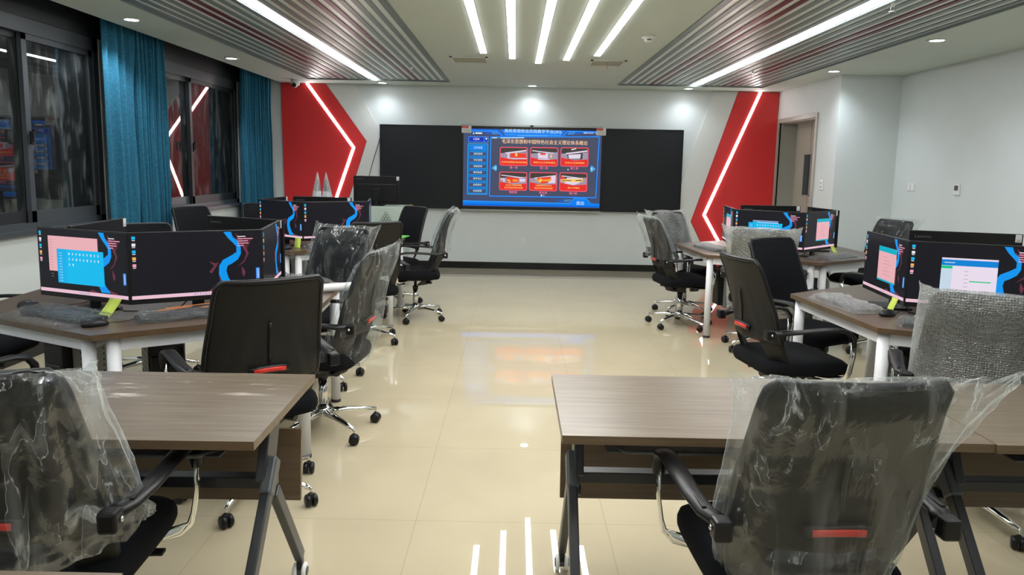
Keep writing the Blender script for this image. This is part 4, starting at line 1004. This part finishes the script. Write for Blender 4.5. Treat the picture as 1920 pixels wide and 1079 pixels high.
mlabels = {
 ('near left', 4): ('lit monitor with pink and cyan windows on the near left island', [('pink', .12, .10, .69, .66), ('cyan', .22, .30, .75, .84)]),
 ('near left', 5): ('lit monitor with plain blue stream wallpaper, largest on the near left island', []),
 ('near left', 0): ('monitor turned to the aisle on the near left island, seen almost edge-on', []),
 ('near left', 1): ('monitor seen from behind with logo, back of the near left island', None),
 ('near left', 3): ('monitor turned toward the near window, hidden behind the pink window screen', None),
 ('near right', 3): ('tilted-looking lit monitor with a pink form, facing the aisle on the near right island', [('form', .36, .18, .78, .80)]),
 ('near right', 4): ('lit monitor with a large white and blue window behind the bubble wrapped chair', [('white', .25, .22, .67, .92)]),
 ('near right', 1): ('monitor seen from behind with logo and white label, near right island', None),
 ('far right', 3): ('narrow-looking monitor against the red panel, far right island', [('form', .36, .18, .78, .80)]),
 ('far right', 4): ('lit monitor with a bright blue window above the bubble wrapped chair', [('white', .27, .26, .64, .5), ('cyan', .21, .32, .70, .90)]),
 ('far right', 5): ('lit monitor with a pink form window, far right island, toward the pier', [('form', .36, .18, .78, .80)]),
 ('far right', 1): ('monitor seen from behind with logo, in front of the door', None),
 ('far right', 0): ('monitor turned to the bare wall on the far right island', []),
 ('far left', 4): ('lit monitor with stream wallpaper, window side of the far left island', []),
 ('far left', 5): ('lit monitor with stream wallpaper in front of the big monitor on the podium', []),
 ('far left', 0): ('monitor turned to the aisle on the far left island, seen edge-on', []),
 ('far left', 1): ('monitor seen from behind with label on the far left island, aisle side', None),
 ('far left', 3): ('monitor turned to the far window on the far left island', None)}
MEND = {   # where the two ends of each screen stand on its desk
 ('near left', 4): (-2.35, 3.56, -1.789, 3.342), ('near left', 5): (-1.789, 3.342, -1.27, 3.65), ('near left', 0): (-1.272, 3.66, -1.37, 4.24), ('near left', 1): (-1.36, 4.28, -1.90, 4.52), ('near left', 3): (-2.27, 4.21, -2.23, 3.61),
 ('near right', 3): (2.09, 4.31, 2.022, 3.717), ('near right', 4): (2.022, 3.717, 2.586, 3.512), ('near right', 1): (2.98, 4.29, 2.43, 4.45),
 ('far right', 3): (2.04, 7.12, 1.96, 6.52), ('far right', 4): (1.95, 6.47, 2.449, 6.136), ('far right', 5): (2.449, 6.136, 2.89, 6.55), ('far right', 0): (2.94, 6.60, 2.90, 7.20), ('far right', 1): (2.83, 7.30, 2.27, 7.28),
 ('far left', 4): (-2.32, 6.60, -1.826, 6.261), ('far left', 5): (-1.826, 6.261, -1.33, 6.60), ('far left', 0): (-1.325, 6.62, -1.42, 7.20), ('far left', 1): (-1.64, 7.25, -2.2, 7.31), ('far left', 3): (-2.27, 7.22, -2.335, 6.64)}
for (nm, k), (lb, wins) in mlabels.items():
    x0, y0, x1, y1 = MEND[(nm, k)]
    MON[(nm, k)] = make_monitor('monitor', lb, ((x0+x1)/2, (y0+y1)/2, 0.7505), math.atan2(y1-y0, x1-x0), wins or (), content=wins is not None)

# ------------------------------------------------------------------ computer towers slung below the desks
def tower(nm, k, tan, label):
    p, a = seat_xy(nm, k, 0.40, tan)
    root = thing('computer_tower', label, 'computer', (p.x, p.y, 0.20), a+PI/2, 'computer towers')
    m = MB().mat('black'); m.box((0, 0.0, 0.19), (0.15, 0.30, 0.34), bev=0.006); m.build('case', parent=root)
    q = MB().mat('steel_dark')
    for i in range(8): q.box((0, -0.152, 0.08+0.025*i), (0.11, 0.004, 0.010))
    q.build('front_grille', parent=root)
    h = MB().mat('grey_metal')
    for s in (-1, 1): h.box((s*0.082, 0, 0.26), (0.006, 0.20, 0.52))
    h.box((0, 0, 0.012), (0.17, 0.20, 0.006)); h.box((0, 0, 0.518), (0.17, 0.20, 0.006))
    h.mat('ink')
    for s in (-1, 1):
        for i in range(4):
            for j in range(12): h.box((s*0.0855, -0.06+0.04*i, 0.10+0.03*j), (0.001, 0.009, 0.009))
    h.build('hanging_bracket', parent=root)
tower('near left', 4, -0.24, 'black computer tower in a perforated bracket under the near left island, window side')
tower('near left', 5, -0.14, 'black computer tower in a bracket under the aisle side front of the near left island')
tower('near right', 3, 0.22, 'black computer tower in a bracket under the aisle side of the near right island')
tower('near right', 4, -0.20, 'black computer tower under the near right island beside the front leg')
tower('far right', 3, 0.0, 'grey bracketed computer tower under the aisle side of the far right island')
tower('far right', 5, -0.18, 'black computer tower under the pier side front of the far right island')
tower('far left', 4, 0.1, 'black computer tower under the window side of the far left island')
tower('far left', 5, 0.1, 'black computer tower under the aisle side of the far left island')

# ------------------------------------------------------------------ keyboards, mice, notes
def hash01(i, j, s): return (math.sin(i*12.9898+j*78.233+s*37.7)*43758.5453) % 1.0
def keyboard(label, x, y, deg, seed, w=0.44, d=0.14, sleeve=(0.50, 0.20), orange=False, flatbag=0.0):
    root = thing('wrapped_keyboard', label, 'keyboard', (x, y, 0.7505), math.radians(deg), 'wrapped keyboards')
    m = MB().mat('black'); m.box((0, 0, 0.009), (w, d, 0.016), bev=0.004); m.build('key_tray', parent=root)
    kq = MB().mat('steel_dark')
    for r_ in range(5):
        for c_ in range(20): kq.box((-w/2+0.022+c_*0.0209, -d/2+0.024+r_*0.023, 0.0185), (0.016, 0.016, 0.004))
    kq.build('keys', parent=root)
    sw, sd = sleeve; n1, n2 = 64, 30
    s = MB().mat('sleeve')
    def top(i, j, up):
        u = -1+2*i/(n1-1); v = -1+2*j/(n2-1)
        px, py = u*sw/2, v*sd/2
        inside = max(0, 1-max(0, abs(px)-w/2+0.01)/0.05)*max(0, 1-max(0, abs(py)-d/2+0.008)/0.05)
        e = min(1, min(1-abs(u), (1-abs(v))*0.6)*6)
        nz_ = abs(noise.noise(Vector((px*16+py*9, py*40, seed))))+0.6*abs(noise.noise(Vector((px*45, py*60, seed+4))))
        z = (0.0245*inside+0.020*nz_*(0.35+0.65*e)+0.007*hash01(i, j, seed))*min(1, e*1.5+0.12)+0.002
        if not up: z = 0.001
        j_ = 0.008*noise.noise(Vector((px*8, py*8, seed+9)))
        return (px+j_, py+j_, z)
    A = s.grid(lambda i, j: top(i, j, True), n1, n2, smooth=False)
    s.build('plastic_sleeve', parent=root)
    if orange:
        q = MB().mat('orange_print')
        for (px, py, l, an) in ((0.02, 0.03, 0.24, 0.2), (-0.06, -0.02, 0.16, 0.25), (0.10, -0.035, 0.10, 0.15), (0.16, 0.0, 0.05, 0.4)):
            q.box((px, py, 0.047), (l, 0.012, 0.001), Matrix.Rotation(an, 3, 'Z'))
        q.build('printed_strip', parent=root)
    return root
keyboard('keyboard in a wide flat plastic sleeve before the pink and cyan screen', -2.10, 3.335, -26, 1, sleeve=(0.56, 0.34))
keyboard('wrapped keyboard with orange print on its plastic, near left island', -1.545, 3.395, 34, 2, sleeve=(0.47, 0.18), orange=True)
keyboard('wrapped keyboard lying along the aisle edge of the near right island', 1.875, 4.03, 96, 3, sleeve=(0.50, 0.22))
keyboard('wrapped keyboard half hidden by the large bubble wrap', 2.13, 3.45, -26, 4)
keyboard('wrapped keyboard on the aisle edge of the far right island', 1.86, 6.85, 102, 5, sleeve=(0.5, 0.2))
keyboard('wrapped keyboard under the pink form monitor of the far right island', 2.79, 6.28, 34, 6, sleeve=(0.52, 0.3))
keyboard('wrapped keyboard on the far left island beside the lime note', -1.60, 6.38, 33, 7)
keyboard('wrapped keyboard at the back aisle edge of the near left island', -1.36, 4.47, 154, 8)
def mouse(label, x, y, deg):
    root = thing('computer_mouse', label, 'mouse', (x, y, 0.7505), math.radians(deg), 'black computer mice')
    n = 20; rows = [(0.9, 0.0), (1.0, 0.006), (0.98, 0.015), (0.85, 0.025), (0.6, 0.033), (0.3, 0.037), (0.02, 0.038)]
    m = MB().mat('black')
    V = m.grid(lambda i, j: (0.056*rows[j][0]*math.cos(2*PI*i/n)*(1.0), 0.031*rows[j][0]*math.sin(2*PI*i/n), rows[j][1]*(1-0.28*max(0, math.cos(2*PI*i/n)*rows[j][0]))), n, len(rows), wrap=True)
    m.face([V[i][0] for i in range(n)]); m.face([V[i][-1] for i in range(n)]); m.build('shell', parent=root)
    MB().lathe([(0.001, -0.003), (0.006, -0.003), (0.006, 0.003), (0.001, 0.003)], (0.034, 0, 0.026), 10, Matrix.Rotation(PI/2, 3, 'X')).build('wheel', 'steel_dark', root)
    MB().tube([(0.055, 0, 0.008), (0.09, 0.01, 0.004), (0.15, 0.03, 0.003), (0.20, 0.08, 0.003), (0.22, 0.15, 0.003)], 0.0018, n=5).build('cable', 'black', root)
mouse('black mouse at the front corner of the near left island', -1.852, 3.158, 42)
mouse('black mouse at the window end of the near left island', -2.39, 3.53, 10)
mouse('black mouse beside the wrapped keyboard on the near right island', 1.962, 3.755, 30)
mouse('black mouse at the front corner of the far right island', 1.975, 6.60, 40)
mouse('black mouse at the front corner of the far left island', -1.93, 6.16, 80)
def note(label, nm, k, tan, ang, drop=0.085, size=0.076, curl=0.02):
    mo = MON[(nm, k)]; a = mo.rotation_euler.z; p = mo.location+Vector((math.cos(a)*tan+math.sin(a)*0.003, math.sin(a)*tan-math.cos(a)*0.003, 0))
    root = thing('sticky_note', label, 'sticky note', (p.x, p.y, 0.7505+MB0+0.018), a, 'lime sticky notes')
    m = MB().mat('note'); n = 9
    def fn(i, j):
        t = i/(n-1); return (-size/2+size*j+ang*t*0.1, -curl*t*t-0.02*t*(1-t)*math.sin(t*3)-0.002, -drop*t+0.006)
    m.grid(fn, n, 2); m.build('paper', parent=root, solid=0.0006)
note('lime sticky note curling off the pink and cyan screen', 'near left', 4, 0.215, 0.0-0.35, curl=0.05)
note('lime sticky note hanging under the pink form screen, near right island', 'near right', 3, 0.20, -0.2, curl=0.02)
note('lime sticky note under the narrow monitor by the red panel', 'far right', 3, 0.22, -0.2)
note('lime sticky note under the pink form screen of the far right island', 'far right', 5, 0.25, 0.3, curl=0.05)
note('lime sticky note under the window side screen of the far left island', 'far left', 4, 0.24, 0.1)
root = thing('paper_roll', 'rolled white paper on the aisle edge of the near left island', 'paper roll', (-1.05, 4.13, 0.776), math.radians(33))
m = MB().mat('paper'); m.cyl((-0.17, 0, 0), (0.13, 0.0, 0), 0.024, n=20, caps=False); m.cyl((-0.17, 0, 0), (0.13, 0, 0), 0.021, n=20, caps=False)
for k, xx in enumerate((-0.17, 0.13)):
    V0 = [m.bm.verts.new((xx, 0.024*math.cos(i*PI/10), 0.024*math.sin(i*PI/10))) for i in range(20)]; V1 = [m.bm.verts.new((xx, 0.021*math.cos(i*PI/10), 0.021*math.sin(i*PI/10))) for i in range(20)]
    for i in range(20): m.face([V0[i], V0[(i+1) % 20], V1[(i+1) % 20], V1[i]])
m.build('paper', parent=root)
root = thing('folder', 'green folder lying on the far left island', 'folder', (-1.19, 7.36, 0.7505), math.radians(80))
MB().box((0, 0, 0.005), (0.26, 0.18, 0.010), bev=0.002).build('cover', 'green', root)

# ------------------------------------------------------------------ folding training desks in front
def folding_desk(label, x, y, rz, w=1.2, d=0.60, mat='wood_near', panel=True):
    root = thing('folding_desk', label, 'desk', (x, y, 0), rz, 'folding training desks')   # origin: front left corner on the floor
    m = MB().mat(mat); m.box((w/2, d/2, 0.7375), (w, d, 0.025))
    t_ = m.build('desktop', parent=root)
    e = MB().mat('wood_edge_near')
    for (a, b) in (((0, -0.0006, .7375), (w, -0.0006, .7375)), ((0, d+0.0006, .7375), (w, d+0.0006, .7375))): e.box(((a[0]+b[0])/2, a[1], .7375), (w+0.002, 0.0012, 0.0246))
    for xx in (-0.0006, w+0.0006): e.box((xx, d/2, .7375), (0.0012, d, 0.0246))
    e.build('edge_band', parent=t_)
    if panel:
        m = MB().mat('wood_edge_near'); m.box((w/2, d-0.06, 0.445), (w-0.07, 0.018, 0.25), Matrix.Rotation(math.radians(-6), 3, 'X')); m.build('modesty_panel', parent=root)
    m = MB().mat('black_metal'); m.box((w/2, 0.34, 0.488), (w-0.10, 0.05, 0.036), bev=0.003); m.build('crossbeam', parent=root)
    m = MB().mat('steel_dark'); m.box((w/2, 0.24, 0.655), (w-0.28, 0.24, 0.004)); m.tube([(0.14, 0.36, 0.715), (0.14, 0.34, 0.67), (0.16, 0.16, 0.655), (0.20, 0.11, 0.66), (w-0.2, 0.11, 0.66), (w-0.16, 0.16, 0.655), (w-0.14, 0.34, 0.67), (w-0.14, 0.36, 0.715)], 0.006, n=8)
    for k in range(14): m.box((0.2+k*(w-0.4)/13, 0.24, 0.658), (0.006, 0.22, 0.003))
    m.build('book_shelf', parent=root)
    for s, xx in ((1, 0.055), (-1, w-0.055)):
        l = MB().mat('black_metal')
        l.bar((xx+s*0.02, 0.30, 0.50), (xx+s*0.02, 0.40, 0.722), 0.03, 0.10, up=(0, 1, 0), bev=0.004)
        l.bar((xx, 0.30, 0.53), (xx, -0.08, 0.075), 0.03, 0.045, bev=0.004)
        l.bar((xx, 0.33, 0.46), (xx, 0.60, 0.085), 0.028, 0.042, bev=0.004)
        l.lathe([(0.001, -0.006), (0.02, -0.006), (0.02, 0.006), (0.001, 0.006)], (xx+s*0.036, 0.42, 0.40), 12, Matrix.Rotation(PI/2, 3, 'Y'))
        lo = l.build('leg', parent=root)
        c = MB().mat('steel_dark'); c.bar((xx, 0.33, 0.568), (xx, 0.255, 0.478), 0.038, 0.056, bev=0.008); c.build('hinge_cap', parent=lo)
        for yy in (-0.08, 0.60):
            q = MB().mat('black'); q.box((xx, yy, 0.062), (0.02, 0.03, 0.05), bev=0.004)
            q.mat('white')
            for o in (-0.016, 0.016): q.lathe([(0.004, -0.007), (0.026, -0.007), (0.030, -0.003), (0.030, 0.003), (0.026, 0.007), (0.004, 0.007)], (xx+o, yy, 0.030), 18, Matrix.Rotation(PI/2, 3, 'Y'))
            q.mat('steel_dark').lathe([(0.004, -0.026), (0.016, -0.026), (0.016, 0.026), (0.004, 0.026)], (xx, yy, 0.030), 14, Matrix.Rotation(PI/2, 3, 'Y'))
            q.build('caster', parent=lo)
    return root
folding_desk('folding desk with pale dust smears on its top, curtain side', -1.882, 1.835, math.radians(0.9), w=1.2, d=0.63, mat='wood_dust')
folding_desk('folding desk with its bare corner toward the aisle, door side', 0.146, 1.945, math.radians(0.0), w=1.2, d=0.60)
folding_desk('folding desk adjoining the end of the door side one, cut by the picture edge', 1.351, 1.938, math.radians(0.0), w=1.2, d=0.60)
folding_desk('folding desk just peeping in at the bottom edge of the picture', -1.893, 0.622, 0.0, w=1.2, d=0.60)

# ------------------------------------------------------------------ podium and odds and ends up front
root = thing('podium', 'pale green podium with a triangle of hexagons below the chalkboard', 'podium', (-1.63, 8.95, 0))
m = MB().mat('podium'); m.box((0, 0, 0.49), (0.60, 0.50, 0.98), bev=0.006); m.build('cabinet', parent=root)
m = MB().mat('orange'); m.prism([(0.302, -0.25), (0.345, -0.05), (0.345, 0.25), (0.302, 0.25)], 0.955, 0.985); m.build('side_ledge', parent=root)
m = MB().mat('steel_dark')
def hexring(cx_, cz_, r):
    for k in range(6):
        a, b = math.radians(60*k+30), math.radians(60*k+90)
        m.bar((cx_+r*math.cos(a), -0.2515, cz_+r*math.sin(a)), (cx_+r*math.cos(b), -0.2515, cz_+r*math.sin(b)), 0.004, 0.003, up=(0, 1, 0))
for row in range(5):
    for i in range(row+1): hexring(0.09+(i-row/2)*0.036, 0.90-row*0.031, 0.019)
m.build('emblem', parent=root)
make_monitor('monitor', 'big monitor seen from behind on the pale podium', (-1.69, 8.93, 0.981), PI, (), content=False, w=0.565, h=0.345, gap=0.012, group=None)
root = thing('wrapped_bundle', 'plastic wrapped bundle with two pointed tips before the left red panel', 'wrapped bundle', (-2.50, 9.45, 0))
for s in (-1, 1):
    b = MB().mat('milky')
    def fn(i, j, s=s):
        t = j/23; a = 2*PI*i/28
        r_ = 0.074*(1-0.1*t) if t < 0.72 else 0.066*(1-((t-0.72)/0.28)**1.3)+0.004
        f = 1+0.25*noise.noise(Vector((math.cos(a)*2, math.sin(a)*2, t*7+s)))
        return (s*(0.075-0.05*max(0, t-0.6))+r_*f*math.cos(a), r_*f*math.sin(a), 0.005+1.36*t)
    b.grid(fn, 28, 24, wrap=True); b.build('plastic_wrap', parent=root)
    MB().mat('paper').cyl((s*0.075, 0, 0.0), (s*0.062, 0, 1.12), 0.058, 0.050, n=14).build('roll', parent=root)
    MB().mat('steel_dark').lathe([(0.034, 1.122), (0.030, 1.19), (0.012, 1.255), (0.003, 1.28)], (s*0.055, 0, 0), 14).build('tip', parent=root)
bpy.context.view_layer.update()
